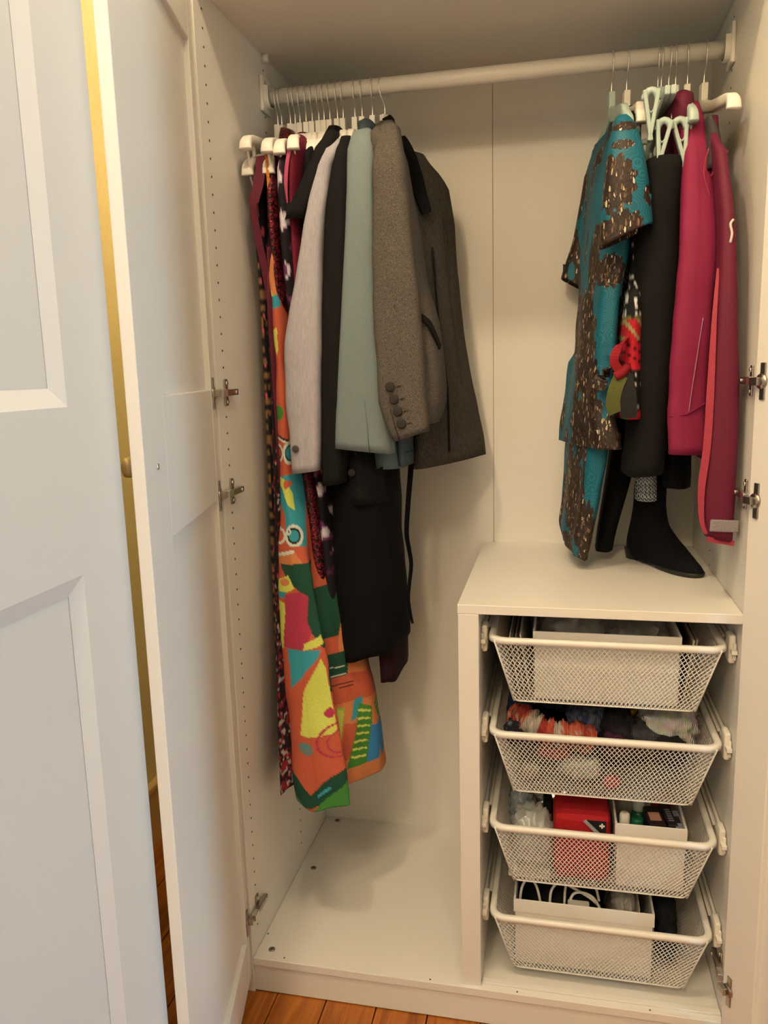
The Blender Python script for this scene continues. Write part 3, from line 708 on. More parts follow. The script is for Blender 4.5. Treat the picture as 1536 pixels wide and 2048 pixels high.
def bar_mesh(L, z, dz):
    mb = MB(); mb.tube(spline([(0, -L+0.010, z+dz), (0, -L+0.022, z+0.010), (0, -L+0.045, z), (0, 0, z-0.002), (0, L-0.045, z), (0, L-0.022, z+0.010), (0, L-0.010, z+dz)], 5), 0.0026, 8)
    for sg in (-1, 1):
        mb.box(-0.003, 0.003, sg*(L-0.045)-0.003, sg*(L-0.045)+0.003, z+0.034, z+0.060, 0.001)
    return mb.mesh('trouser_bar')
ARM_W = arm_mesh(0.203, 0.0065, 0.0125, 0.004, 0.012, 0.007, True); BAR_W = bar_mesh(0.203, -0.138, 0.040)
ARM_J = arm_mesh(0.145, 0.0065, 0.010, 0.004, 0.012, 0.007, True)
ARM_T = arm_mesh(0.178, 0.0055, 0.009, 0.020, 0.014, 0.010, True); BAR_T = bar_mesh(0.178, -0.150, 0.040)
def hanger(x, kind, label, rz=0.0, rx=0.0, dz=0.0, group='white plastic hangers at the left of the rail'):
    e = empty('clothes_hanger', (x, RY, HZ+dz), rz, label, 'hanger', group)
    a, b, m = {'w': (ARM_W, BAR_W, PLAST), 'j': (ARM_J, None, PLAST), 't': (ARM_T, BAR_T, TEALP), 's': (ARM_J, None, TEALP), 'e': (ARM_W, None, PLAST), 'c': (None, None, TEALP)}[kind]
    link('hook', HOOK, STEEL, e, Matrix.Translation((0, 0, -dz)) if dz else None)
    Mx = Matrix.Rotation(rx, 4, 'X')
    if a: link('shoulder_body', a, m, e, Mx)
    if b: link('trouser_bar', b, m, e, Mx)
    return e
XH = [.030, .039, .059, .070, .081, .095, .109, .124, .136, .149, .166, .179, .205, .221, .244, .271]
HL = ['white hanger nearest the left wall, its end rounded and high', 'second white hanger from the left wall, its front end drooping', 'white hanger holding the burgundy halter strap', 'white hanger holding the dark red sequin dress', 'white hanger whose thin strap holds the multicolour dress', 'white hanger holding the black floral dress',
      'white hanger beside the pink strap, holding a burgundy top', 'white hanger inside the short-sleeved black top', 'white hanger inside the pale lilac blazer', 'white hanger inside the plain black blazer', 'white hanger holding the long black dress', 'white hanger holding the dark aubergine dress',
      'white hanger inside the sage green blazer', 'white hanger inside the blue-grey jacket', 'white hanger inside the tweed jacket', 'rightmost white hanger of the left group, under a black collar']
HK = ['w', 'w', 'w', 'w', 'w', 'w', 'j', 'j', 'j', 'j', 'j', 'j', 'j', 'j', 'j', 'j']
HR = [0.0, -0.10, 0.07, -0.02, 0.085, 0.16, 0.05, 0.0, 0.02, 0, 0, 0, 0.05, 0.05, 0.08, -0.5]
HT = [0.0, 0.22, 0.04, 0.22, 0.06, 0.03, 0.0, 0, 0, 0, 0, 0, 0, 0, 0, 0]
for i, xh in enumerate(XH): hanger(xh, HK[i], HL[i], HR[i], HT[i])
RG = 'hangers at the right of the rail'
hanger(.738, 't', 'pale teal hanger holding the teal feather-print dress', 0.12, 0, 0, RG)
hanger(.767, 's', 'pale teal hanger just right of the teal dress', 0.12, 0, 0, RG)
hanger(.847, 't', 'grey-teal hanger with its arm reaching out to the front', 0.13, 0, 0, RG)
hanger(.860, 'j', 'cream hanger inside the magenta jacket', -0.1, 0, 0, RG)
hanger(.882, 'j', 'cream hanger between the two magenta jackets', -0.1, 0, 0, RG)
hanger(.913, 'e', 'rightmost cream hanger, its rounded end beside the right wall', 0.10, 0.03, 0, RG)
def clip_mesh():
    mb = MB()
    for s in (-1, 1):
        M = T(s*0.0115, 0, 0, 0, 0, s*0.16)
        mb.box(-0.0035, 0.0035, -0.009, 0.009, -0.082, 0.004, 0.0015, M)
    mb.tube([(-0.010, -0.004, -0.022), (0.0, -0.004, -0.034), (0.010, -0.004, -0.022)], 0.002, 6)
    return mb.mesh('clip')
CLIP = clip_mesh()
def clip_hanger(x, label, clips, rz):
    e = hanger(x, 'c', label, rz, 0, 0, RG)
    mb = MB().box(-0.006, 0.006, -0.011, 0.011, -0.06, 0, 0.0015); mb.box(-0.005, 0.005, -0.20, 0.20, -0.072, -0.056, 0.0025)
    mb.build('shoulder_body', TEALP, e)
    for (dx, y, z, a) in clips:
        link('clip', CLIP, TEALP, e, T(dx, y, z, 0, 0.05, a))
        mb = MB().tube([(dx+0.012*math.cos(t), y, z-0.012+0.016*math.sin(t)) for t in [PI*i/8 for i in range(9)]], 0.0065, 8); mb.build('clip_spring', TEALP, e)
clip_hanger(.8265, 'pale clip hanger with its big clip above the black trousers', [(-0.026, -0.185, -0.062, 0.0), (-0.01, 0.16, -0.062, 0)], -0.02)
clip_hanger(.8330, 'pale clip hanger with the lower pair of clips', [(-0.012, -0.175, -0.112, 0.1), (0.016, -0.165, -0.110, -0.15)], 0.0)

# ------------------------------------------------------------------ garments
def garment(name, loc, label, cat, group=None): return empty(name, loc, 0, label, cat, group)
def gp(e, name, mb, m): return mb.build(name, m, e, Matrix.Translation(-Vector(e.location)))
def sleeve(rows, hy=0.03, p=2.2, **kw):
    """rows = (z, x_left, x_right, y_centre)"""
    kw.setdefault('step', 0.015)
    return loft([(z, ell((a+b)/2, y, (b-a)/2, hy*(0.6 if i == 0 else 1), 12, p)) for i, (z, a, b, y) in enumerate(rows)], **kw)
def button(e, x, y, z, r, m, nrm=(0, -1, 0)):
    n_ = Vector(nrm).normalized(); mb = MB(); c = Vector((x, y, z))
    mb.tube([c, c+n_*0.0012, c+n_*0.003, c+n_*0.0034], [r*0.9, r, r*0.95, r*0.75], 18); mb.tube([c+n_*0.0026, c+n_*0.0028], r*0.45, 14)
    return gp(e, 'button', mb, m)
TWEED = noise_col(mat('tweed', (0.2, 0.17, 0.14), 0.95, spec=0.15), pl((62, 54, 46)), pl((106, 94, 80)), 900, (1, 1, 0.6), 2, 0.3, 0.36, 0.66)
CHAR = cloth('charcoal_wool', (66, 59, 50), 0.2, 0.9, 300, (1, 1, 0.4))
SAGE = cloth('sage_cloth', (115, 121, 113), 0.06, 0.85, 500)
LILAC = cloth('lilac_linen', (164, 152, 146), 0.09, 0.9, 420, (1.6, 1.6, 0.12))
BLACK = cloth('black_wool', (20, 18, 17), 0.12, 0.9, 400)
BLACK2 = cloth('black_jersey', (8, 7, 8), 0.1, 0.95, 400)
AUB = cloth('aubergine_cloth', (44, 22, 28), 0.1, 0.9)
BURG = cloth('burgundy_cloth', (94, 34, 44), 0.1, 0.85)
BLUEGR = cloth('blue_grey_cloth', (72, 80, 80), 0.08, 0.9)
DKBUT = mat('dark_button', (0.03, 0.028, 0.026), 0.6, spec=0.2)
PINK = cloth('pink_cloth', (176, 74, 92), 0.08, 0.8)

def rnd_noise(x, y, z): return noise.noise(Vector((x, y, z)))
# 0 dark dress with tan dashes
def p_dash(x, y, z, th):
    base = pl((26, 24, 26)); f = (z*36) % 1.0; band = rnd_noise(3.0, z*3.2, 5)
    u = (x-0.026)/0.02
    if band > -0.05 and f < 0.48 and (u > -0.9 and u < 0.15 or rnd_noise(x*50, y*50, z*20) > 0.1): return pl((140, 100, 56))
    if rnd_noise(x*90+4, y*90, z*55) > 0.42: return pl((214, 92, 98))
    return base
e = garment('printed_dress', (XH[0], RY, 1.80), 'long black dress with tan dashes hanging against the left wall', 'dress')
gp(e, 'dress_body', loft([(1.785, ell(.030, .34, .009, .13)), (1.70, ell(.028, .335, .016, .155)), (1.50, ell(.028, .34, .020, .15)), (1.25, ell(.027, .34, .021, .15)), (0.9, ell(.026, .34, .021, .16)), (0.62, ell(.027, .34, .022, .17))], step=0.006, ns=14, fold=(.003, 7, 1), paint=p_dash, seed=1), painted('print_cloth'))
# 1 red and white floral
def p_floral1(x, y, z, th):
    a = rnd_noise(x*130, y*130, z*110); b = rnd_noise(x*150+9, y*150, z*120+3)
    dens = 0.30-0.25*max(0, min(1, (1.0-z)/0.5))
    if b > dens+0.22: return pl((176, 160, 144))
    if a > dens+0.04: return pl((140, 34, 40))
    return pl((30, 20, 22))
e = garment('floral_dress', (XH[1], RY, 1.80), 'long black dress with small red and white flowers, hem behind the multicolour dress', 'dress')
gp(e, 'dress_body', loft([(1.775, ell(.040, .345, .007, .10)), (1.55, ell(.044, .33, .014, .14)), (1.2, ell(.046, .32, .018, .145)), (0.8, ell(.048, .30, .024, .165)), (0.60, ell(.053, .285, .027, .175)), (0.425, ell(.062, .272, .031, .185))], step=0.005, ns=14, fold=(.004, 8, 2), paint=p_floral1, seed=2, zoff=lambda x, y, t: -0.02*t*math.sin(x*60)), painted('print_cloth'))
# 2 burgundy halter dress
e = garment('halter_dress', (XH[2], RY, 1.78), 'burgundy dress with one wide halter strap', 'dress')
gp(e, 'dress_body', loft([(1.60, ell(.052, .27, .010, .09)), (1.50, ell(.054, .28, .012, .12)), (1.2, ell(.056, .30, .014, .13)), (0.9, ell(.060, .31, .018, .13))], fold=(.003, 6, 0), seed=3), BURG)
gp(e, 'strap', MB().ribbon(spline([(.050, .175, 1.775), (.046, .160, 1.72), (.036, .155, 1.685), (.034, .158, 1.66), (.040, .165, 1.60), (.048, .172, 1.54), (.054, .18, 1.47)], 6), [0.024]*13+[0.016]*24, 0.0016, (1, -0.15, 0)), BURG)
# 3 sequin dress
def seq_mat():
    m = mat('red_sequins', (0.15, 0.01, 0.02), 0.3, 0.3); tc = nn(m, 'ShaderNodeTexCoord'); vo = nn(m, 'ShaderNodeTexVoronoi'); vo.inputs['Scale'].default_value = 260; lk(m, tc.outputs['Object'], vo.inputs['Vector'])
    crp = nn(m, 'ShaderNodeValToRGB'); el = crp.color_ramp.elements; el[0].color = (*pl((40, 11, 15)), 1); el[1].color = (*pl((140, 34, 42)), 1); el[0].position = 0.35; el[1].position = 0.95
    sx = nn(m, 'ShaderNodeSeparateColor'); lk(m, vo.outputs['Color'], sx.inputs[0]); lk(m, sx.outputs[0], crp.inputs[0]); lk(m, crp.outputs[0], bsdf(m).inputs['Base Color'])
    bp = nn(m, 'ShaderNodeBump'); bp.inputs['Strength'].default_value = 0.7; bp.inputs['Distance'].default_value = 0.002; lk(m, vo.outputs['Distance'], bp.inputs['Height']); lk(m, bp.outputs[0], bsdf(m).inputs['Normal'])
    return m
SEQ = seq_mat()
e = garment('sequin_dress', (XH[3], RY, 1.82), 'dark red sequin dress with a stand-up collar', 'dress')
gp(e, 'dress_body', loft([(1.775, ell(.075, .31, .010, .13)), (1.70, ell(.068, .30, .018, .145)), (1.5, ell(.070, .30, .015, .13)), (1.3, ell(.085, .31, .018, .12)), (1.05, ell(.108, .315, .026, .115)), (0.87, ell(.118, .315, .030, .115))], step=.012, fold=(.003, 6, 2), seed=4, zoff=lambda x, y, t: -0.15*t*t*(x-.118)), SEQ)
gp(e, 'collar', loft([(1.850, ell(.072, .285, .014, .020)), (1.835, ell(.080, .275, .022, .028)), (1.805, ell(.085, .268, .028, .034)), (1.785, ell(.080, .27, .022, .045))], step=.006, hem=.01, seed=5, zoff=lambda x, y, t: -0.25*(x-.075)), SEQ)
# 4 multicolour dress: shapes of the print in (x, z) on the flat fabric
C_ = dict(o=(222, 118, 56), ro=(206, 84, 46), t=(60, 138, 122), g=(72, 120, 38), dg=(30, 66, 38), y=(222, 196, 70), r=(186, 50, 58), cr=(226, 200, 150), yg=(170, 168, 60), gr=(120, 118, 90), dk=(52, 36, 24), bt=(58, 118, 136))
PR = []
def pxz(px, py):
    """fabric coordinates: s = 0..1 across the front, h = height"""
    h = [(490, 1.60), (570, 1.525), (600, 1.492), (800, 1.288), (1000, 1.074), (1150, .905), (1300, .75), (1450, .575), (1590, .43), (1640, .37)]
    z = h[-1][1]
    for (a, za), (b, zb2) in zip(h, h[1:]):
        if a <= py <= b: z = za+(zb2-za)*(py-a)/(b-a)
    return (px, z)
def shape(c, *pts):
    q = [pxz(*v) for v in pts]; PR.append(('p', pd(C_[c]), q, (min(v[0] for v in q), max(v[0] for v in q), min(v[1] for v in q), max(v[1] for v in q))))
def ringm(c, px, py, r0, r1): PR.append(('r', pd(C_[c]), px, py, r0, r1))
shape('ro', (480, 480), (700, 480), (700, 600), (480, 600)); shape('y', (520, 570), (545, 585), (545, 600), (525, 592)); shape('t', (528, 595), (565, 590), (562, 640), (535, 645))
shape('ro', (530, 620), (570, 612), (570, 660), (535, 655)); shape('y', (540, 660), (552, 655), (560, 690), (548, 712), (540, 690)); shape('ro', (552, 668), (566, 664), (566, 700), (556, 700))
ringm('g', 553, 826, 0, 15)
shape('dk', (530, 862), (610, 888), (610, 892), (530, 867)); shape('cr', (530, 867), (610, 893), (610, 897), (530, 871)); shape('ro', (530, 871), (610, 897), (610, 960), (530, 950))
ringm('cr', 548, 905, 12, 18); ringm('dk', 548, 905, 9, 12); ringm('t', 592, 905, 0, 22); ringm('cr', 592, 905, 18, 25); ringm('dk', 592, 905, 14, 17)
shape('t', (530, 955), (620, 945), (620, 1040), (572, 1030), (530, 1005)); shape('y', (535, 950), (575, 958), (596, 985), (600, 1020), (584, 1010), (560, 975), (535, 962)); ringm('ro', 577, 968, 0, 9); ringm('ro', 590, 966, 0, 6)
shape('ro', (530, 1002), (552, 1005), (570, 1025), (570, 1050), (575, 1110), (530, 1112)); shape('t', (570, 1030), (620, 1025), (620, 1090), (575, 1080))
ringm('cr', 556, 1068, 11, 16); ringm('cr', 592, 1066, 15, 21); ringm('dk', 592, 1066, 11, 15); ringm('cr', 580, 1058, 3, 7)
shape('cr', (535, 1106), (590, 1092), (592, 1098), (538, 1112)); shape('o', (538, 1112), (592, 1098), (605, 1120), (575, 1130), (548, 1122))
shape('dg', (560, 1122), (605, 1118), (640, 1120), (640, 1200), (604, 1180), (575, 1150)); shape('y', (556, 1152), (576, 1142), (588, 1168), (570, 1180), (556, 1172)); ringm('o', 570, 1156, 0, 8)
shape('t', (552, 1176), (575, 1176), (572, 1190), (552, 1190)); shape('y', (558, 1195), (575, 1200), (580, 1290), (566, 1300))
shape('dg', (605, 1180), (700, 1180), (700, 1290), (645, 1290), (610, 1240)); shape('r', (572, 1182), (598, 1174), (612, 1182), (614, 1235), (622, 1255), (618, 1280), (606, 1296), (574, 1292), (575, 1230))
shape('y', (612, 1280), (640, 1262), (648, 1280), (612, 1294)); shape('t', (582, 1296), (640, 1292), (634, 1310), (592, 1368)); shape('ro', (590, 1372), (640, 1300), (648, 1305), (608, 1380), (606, 1458), (600, 1458))
shape('y', (612, 1372), (640, 1308), (650, 1330), (668, 1442), (608, 1456)); ringm('r', 654, 1408, 0, 9)
shape('ro', (575, 1455), (700, 1440), (690, 1480), (640, 1500), (600, 1470), (600, 1545), (575, 1530)); ringm('gr', 617, 1475, 0, 13); ringm('t', 617, 1471, 0, 4); ringm('r', 668, 1460, 30, 34); ringm('r', 672, 1462, 20, 23)
shape('dg', (570, 1530), (600, 1542), (625, 1565), (660, 1530), (695, 1512), (696, 1540), (650, 1580), (600, 1600), (570, 1600)); shape('g', (585, 1580), (625, 1598), (660, 1570), (700, 1535), (712, 1640), (580, 1640)); shape('t', (640, 1562), (660, 1550), (662, 1556), (642, 1568))
# side gore (seen right of the front fold)
shape('dg', (655, 1325), (712, 1322), (712, 1370), (658, 1372)); shape('cr', (665, 1344), (708, 1350), (708, 1352), (665, 1346)); shape('cr', (665, 1362), (710, 1366), (710, 1368), (665, 1364)); shape('ro', (658, 1372), (740, 1366), (745, 1420), (664, 1422)); shape('dk', (664, 1386), (720, 1382), (720, 1384), (664, 1388)); shape('dk', (664, 1392), (720, 1390), (720, 1392), (664, 1394))
shape('yg', (700, 1425), (712, 1430), (716, 1580), (700, 1580)); shape('y', (704, 1430), (711, 1436), (714, 1510), (705, 1510)); shape('t', (722, 1420), (732, 1415), (732, 1452), (720, 1460)); shape('ro', (714, 1462), (728, 1466), (728, 1530), (716, 1560)); shape('g', (728, 1430), (746, 1440), (748, 1560), (726, 1560)); shape('bt', (746, 1480), (760, 1485), (762, 1560), (746, 1560))
for k in range(7): shape('y', (728, 1440+16*k), (744, 1446+16*k), (744, 1450+16*k), (728, 1445+16*k))
# design columns: front left, front fold, valley, right; the design coordinate follows the fabric around the skirt
def p_multi(x, y, z, th):
    hz = [(1.60, 0), (1.525, 570), (1.492, 600), (1.288, 800), (1.074, 1000), (.905, 1150), (.75, 1300), (.575, 1450), (.43, 1590), (.37, 1640)]
    py = 490
    for (za, a), (zb2, b) in zip(hz, hz[1:]):
        if zb2 <= z <= za: py = (a or 490)+(b-(a or 490))*(za-z)/(za-zb2)
    left = [(490, 520), (800, 540), (1000, 548), (1150, 553), (1300, 566), (1450, 580), (1640, 588)]
    fold_ = [(490, 562), (800, 580), (1000, 604), (1150, 618), (1300, 650), (1450, 672), (1640, 708)]
    right = [(490, 600), (800, 640), (1000, 660), (1150, 680), (1300, 725), (1450, 750), (1640, 775)]
    def at(tb):
        for (a, va), (b, vb) in zip(tb, tb[1:]):
            if a <= py <= b: return va+(vb-va)*(py-a)/(b-a)
        return tb[-1][1]
    # th: 0 front middle, 1/12 right front corner, 4/12 right edge, 11/12 left front corner
    t12 = (th*12+1) % 12
    if t12 <= 2: px = at(left)+(at(fold_)-at(left))*t12/2
    elif t12 <= 5: px = at(fold_)+(at(right)-at(fold_))*(t12-2)/3
    else: px = at(right)-(at(right)-at(left))*(t12-5)/7
    c = pd(C_['o']); zz_ = z
    for s_ in PR:
        if s_[0] == 'p':
            bb = s_[3]
            if bb[0] <= px <= bb[1] and bb[2] <= zz_ <= bb[3] and inpoly(px, zz_, s_[2]): c = s_[1]
        else:
            d = math.hypot(px-s_[2], py-s_[3])
            if s_[4] <= d <= s_[5]: c = s_[1]
    return c
e = garment('sundress', (XH[4], RY, 1.62), 'long multicoloured sundress in orange, green, yellow and teal patches with thin straps', 'dress')
rows = [(1.600, ell(.068, .20, .004, .035)), (1.570, ell(.065, .22, .010, .06)), (1.530, ell(.060, .29, .019, .125)), (1.49, ell(.066, .30, .019, .135)), (1.29, ell(.070, .305, .024, .145)), (1.07, ell(.074, .30, .031, .15)),
        (.90, [(.090, .128), (.128, .138), (.118, .17), (.13, .21), (.15, .25), (.14, .33), (.12, .40), (.09, .42), (.07, .38), (.054, .3), (.048, .22), (.049, .148)]),
        (.66, [(.117, .098), (.172, .108), (.150, .155), (.183, .20), (.220, .235), (.2, .33), (.16, .41), (.11, .44), (.08, .4), (.062, .3), (.060, .2), (.065, .118)]),
        (.425, [(.145, .062), (.212, .074), (.178, .135), (.212, .19), (.248, .235), (.235, .33), (.19, .41), (.13, .45), (.09, .42), (.073, .32), (.076, .2), (.086, .088)])]
gp(e, 'dress_body', loft(rows, step=.0026, ns=22, fold=(.0022, 9, 0), paint=p_multi, seed=6, crease=.004, zoff=lambda x, y, t: (-0.018*t**8*math.exp(-((x-.13)/.03)**2) if y < .15 else 0.0)), painted('print_cloth'))
for (a, b) in (((.067, .165, 1.64), (.067, .168, 1.595)), ((.070, .22, 1.64), (.069, .225, 1.595))):
    gp(e, 'strap', MB().ribbon([(.066, .16, 1.775), (.067, .162, 1.70), a, b], .006, .0015, (1, 0, 0)), cloth('orange_strap', (196, 112, 40)))
# 5 black floral
def p_floral5(x, y, z, th):
    b = rnd_noise(x*30+2, y*30+5, z*32); a = rnd_noise(x*60, y*60, z*40)
    if b > 0.16: return pl((224, 206, 200)) if a > -0.05 else pl((120, 56, 96))
    if b > 0.06: return pl((86, 34, 64)) if a > 0 else pl((24, 20, 26))
    return pl((24, 20, 24))
e = garment('floral_dress', (XH[5], RY, 1.80), 'black dress with large white and purple flowers', 'dress')
gp(e, 'dress_body', loft([(1.80, ell(.098, .31, .012, .13)), (1.74, ell(.098, .30, .022, .155)), (1.5, ell(.096, .31, .018, .14)), (1.1, ell(.125, .33, .022, .12)), (.74, ell(.148, .33, .03, .12))], step=.007, ns=12, fold=(.003, 6, 0), paint=p_floral5, seed=7), painted('print_cloth'))
# 6 burgundy top with pink strap
e = garment('strap_top', (XH[6], RY, 1.82), 'burgundy top with a bright pink strap beside the black top', 'top')
gp(e, 'top_body', loft([(1.835, ell(.112, .28, .014, .03)), (1.80, ell(.122, .25, .020, .09)), (1.70, ell(.112, .30, .016, .14)), (1.3, ell(.112, .32, .018, .13))], fold=(.002, 5, 0), seed=8), cloth('wine_cloth', (112, 28, 44), 0.1, 0.8))
gp(e, 'strap', MB().ribbon(spline([(.118, .150, 1.775), (.112, .146, 1.745), (.106, .150, 1.70), (.104, .16, 1.66)], 5), .008, .0016, (1, -.2, 0)), PINK)
# 7 short-sleeved black top
e = garment('tee_shirt', (XH[7], RY, 1.84), 'short-sleeved black top left of the lilac blazer', 'top')
gp(e, 'sleeve', sleeve([(1.815, .178, .205, .205), (1.78, .160, .200, .19), (1.70, .122, .170, .178), (1.645, .094, .140, .175)], .032, seed=9, fold=(.002, 5, 0)), BLACK)
gp(e, 'sleeve', sleeve([(1.80, .125, .150, .47), (1.72, .11, .145, .50), (1.645, .10, .14, .51)], .032, seed=10), BLACK)
gp(e, 'top_body', loft([(1.850, ell(.172, .31, .014, .035)), (1.83, ell(.168, .31, .022, .06)), (1.78, ell(.145, .33, .02, .15)), (1.5, ell(.122, .33, .018, .14)), (1.15, ell(.118, .33, .02, .13))], fold=(.002, 5, 0), seed=10), BLACK)
# 8 lilac blazer
e = garment('lilac_blazer', (XH[8], RY, 1.84), 'pale lilac grey blazer with one dark button on its cuff', 'jacket')
gp(e, 'sleeve', sleeve([(1.800, .192, .212, .215), (1.775, .178, .210, .195), (1.743, .162, .198, .185), (1.632, .138, .180, .172), (1.527, .116, .172, .170), (1.449, .097, .168, .168), (1.405, .087, .166, .167), (1.287, .085, .160, .165), (1.20, .089, .157, .165), (1.136, .093, .153, .165)], .032, 2.8, seed=11, fold=(.003, 3, 0), crease=.003, zoff=lambda x, y, t: .12*t**6*(x-.12)), LILAC)
gp(e, 'blazer_body', loft([(1.83, ell(.19, .32, .012, .06)), (1.79, ell(.18, .34, .018, .14)), (1.5, ell(.168, .35, .018, .13)), (1.16, ell(.165, .35, .02, .13))], fold=(.002, 5, 0), seed=12), LILAC)
gp(e, 'sleeve', sleeve([(1.79, .165, .195, .47), (1.5, .15, .185, .51), (1.14, .14, .18, .51)], .03, seed=13), LILAC)
button(e, .107, .1335, 1.187, .0075, mat('horn_button', pl((74, 62, 50)), 0.35))
# 9 black blazer
e = garment('black_blazer', (XH[9], RY, 1.84), 'plain black blazer between the lilac and the sage blazers', 'jacket')
gp(e, 'sleeve', sleeve([(1.805, .207, .232, .215), (1.775, .200, .236, .195), (1.676, .182, .232, .18), (1.486, .168, .226, .176), (1.286, .158, .220, .176), (1.108, .153, .200, .176)], .03, 2.6, seed=14, fold=(.002, 4, 0), zoff=lambda x, y, t: .15*t**6*(x-.176)), BLACK)
bbd = gp(e, 'blazer_body', loft([(1.835, ell(.215, .32, .012, .06)), (1.79, ell(.208, .34, .02, .14)), (1.5, ell(.205, .345, .024, .13)), (1.2, ell(.218, .33, .040, .14)), (1.06, ell(.228, .32, .052, .14))], fold=(.002, 5, 0), seed=15), BLACK)
button(e, .214, .1790, 1.131, .0085, DKBUT)
# 10 long black dress with belt
e = garment('black_dress', (XH[10], RY, 1.82), 'long plain black dress below the blazers with a hanging tie belt', 'dress')
gp(e, 'dress_body', loft([(1.80, ell(.185, .34, .01, .12)), (1.5, ell(.198, .345, .016, .13)), (1.2, ell(.212, .34, .05, .14)), (1.06, ell(.215, .325, .070, .14)), (.95, ell(.214, .325, .072, .14)), (.80, ell(.219, .325, .078, .14)), (.71, ell(.220, .325, .080, .14))], step=.015, fold=(.004, 7, 0), seed=16, crease=.004, zoff=lambda x, y, t: .22*t**5*(x-.22)+.003*t**8*math.sin(x*60)), BLACK2)
bel = spline([(.325, .285, 1.185), (.322, .28, 1.12), (.314, .285, 1.05), (.308, .29, .98), (.312, .295, .94), (.316, .295, .905), (.311, .295, .86), (.308, .295, .82), (.314, .295, .775), (.317, .295, .765)], 6)
gp(e, 'tie_belt', MB().ribbon(bel, [0.0135-0.008*i/len(bel) for i in range(len(bel))], .002, (1, -.3, 0)), BLACK2)
gp(e, 'belt_loop', MB().ribbon(spline([(.268, .20, 1.13), (.290, .21, 1.142), (.310, .24, 1.155), (.324, .28, 1.16)], 5), .012, .002, (0, 0, 1)), BLACK2)
# 11 aubergine dress
e = garment('aubergine_dress', (XH[11], RY, 1.80), 'dark aubergine dress whose ragged hem shows below the black dress', 'dress')
gp(e, 'dress_body', loft([(1.79, ell(.196, .35, .008, .10)), (1.3, ell(.225, .36, .016, .11)), (.95, ell(.25, .36, .022, .10)), (.75, ell(.258, .35, .026, .105)), (.635, ell(.262, .345, .024, .105))], fold=(.003, 6, 0), seed=17, zoff=lambda x, y, t: .004*t**6*math.sin(x*90+y*40)+.25*t**6*(x-.262)), AUB)
# 12 sage blazer
e = garment('sage_blazer', (XH[12], RY, 1.84), 'sage green blazer with wide plain cuffs', 'jacket')
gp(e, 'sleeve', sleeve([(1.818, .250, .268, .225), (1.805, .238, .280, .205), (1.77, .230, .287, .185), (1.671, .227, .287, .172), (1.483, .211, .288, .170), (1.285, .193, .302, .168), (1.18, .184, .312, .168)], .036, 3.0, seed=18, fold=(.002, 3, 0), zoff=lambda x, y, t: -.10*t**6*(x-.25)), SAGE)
gp(e, 'cuff_seam', MB().tube([(.258, .1325, 1.285), (.262, .1315, 1.23), (.2655, .1315, 1.178)], .0007, 6), cloth('sage_thread', (94, 106, 96)))
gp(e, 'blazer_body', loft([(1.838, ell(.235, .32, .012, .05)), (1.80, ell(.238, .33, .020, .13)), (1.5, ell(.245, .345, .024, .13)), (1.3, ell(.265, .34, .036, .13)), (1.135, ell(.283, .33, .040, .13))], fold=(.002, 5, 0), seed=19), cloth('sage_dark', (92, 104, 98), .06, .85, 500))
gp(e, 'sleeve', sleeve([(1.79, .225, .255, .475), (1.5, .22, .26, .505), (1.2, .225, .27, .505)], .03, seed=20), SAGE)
# 13 blue-grey jacket (only its shoulder shows)
e = garment('blue_grey_jacket', (XH[13], RY, 1.84), 'blue-grey jacket squeezed between the sage blazer and the tweed jacket', 'jacket')
gp(e, 'jacket_body', loft([(1.852, ell(.246, .30, .012, .04)), (1.836, ell(.252, .285, .020, .07)), (1.79, ell(.262, .33, .018, .145)), (1.5, ell(.285, .35, .016, .14)), (1.14, ell(.315, .345, .018, .13))], fold=(.002, 5, 0), seed=21), BLUEGR)
# 14 tweed jacket
e = garment('tweed_jacket', (XH[14], RY, 1.84), 'brown-grey tweed jacket with four buttons down its cuff', 'jacket')
gp(e, 'sleeve', sleeve([(1.832, .296, .312, .235), (1.812, .290, .330, .205), (1.775, .287, .341, .175), (1.72, .286, .350, .155), (1.57, .284, .366, .142), (1.43, .284, .380, .135), (1.284, .292, .387, .130), (1.24, .306, .389, .129), (1.212, .320, .391, .128)], .034, 2.8, seed=22, fold=(.004, 3, 0.6), crease=.003, zoff=lambda x, y, t: .30*t**8*(x-.355)), TWEED)
for (bx_, bz_) in ((.321, 1.311), (.328, 1.287), (.335, 1.263), (.342, 1.239)):
    button(e, bx_-.002, .0955, bz_, .0098, DKBUT)
    gp(e, 'buttonhole', MB().tube([(bx_+.010, .0960, bz_-.001), (bx_+.019, .0975, bz_+.001)], .0009, 6), cloth('tweed_thread', (52, 46, 42)))
gp(e, 'cuff_slit', MB().tube([(.318, .0970, 1.268), (.326, .0960, 1.236), (.337, .0955, 1.203)], .0011, 6), cloth('tweed_thread', (52, 46, 42)))
gp(e, 'jacket_body', loft([(1.842, ell(.285, .30, .015, .05)), (1.80, ell(.292, .26, .026, .10)), (1.764, ell(.302, .235, .032, .085)), (1.689, ell(.314, .23, .033, .080)), (1.623, ell(.326, .228, .034, .076)), (1.518, ell(.340, .225, .034, .074)), (1.44, ell(.359, .225, .038, .072)), (1.30, ell(.371, .225, .040, .072)), (1.255, ell(.368, .225, .037, .070)), (1.232, ell(.364, .225, .030, .062))], fold=(.0018, 4, 0), seed=23), TWEED)
gp(e, 'pocket_flap', MB().ribbon(spline([(.352, .150, 1.452), (.372, .1475, 1.446), (.388, .155, 1.432), (.398, .172, 1.408), (.404, .195, 1.385)], 5), .011, .004, (0, 0, 1)), BLACK)
gp(e, 'sleeve', sleeve([(1.79, .275, .315, .475), (1.5, .30, .35, .51), (1.22, .32, .37, .51)], .03, seed=24), TWEED)
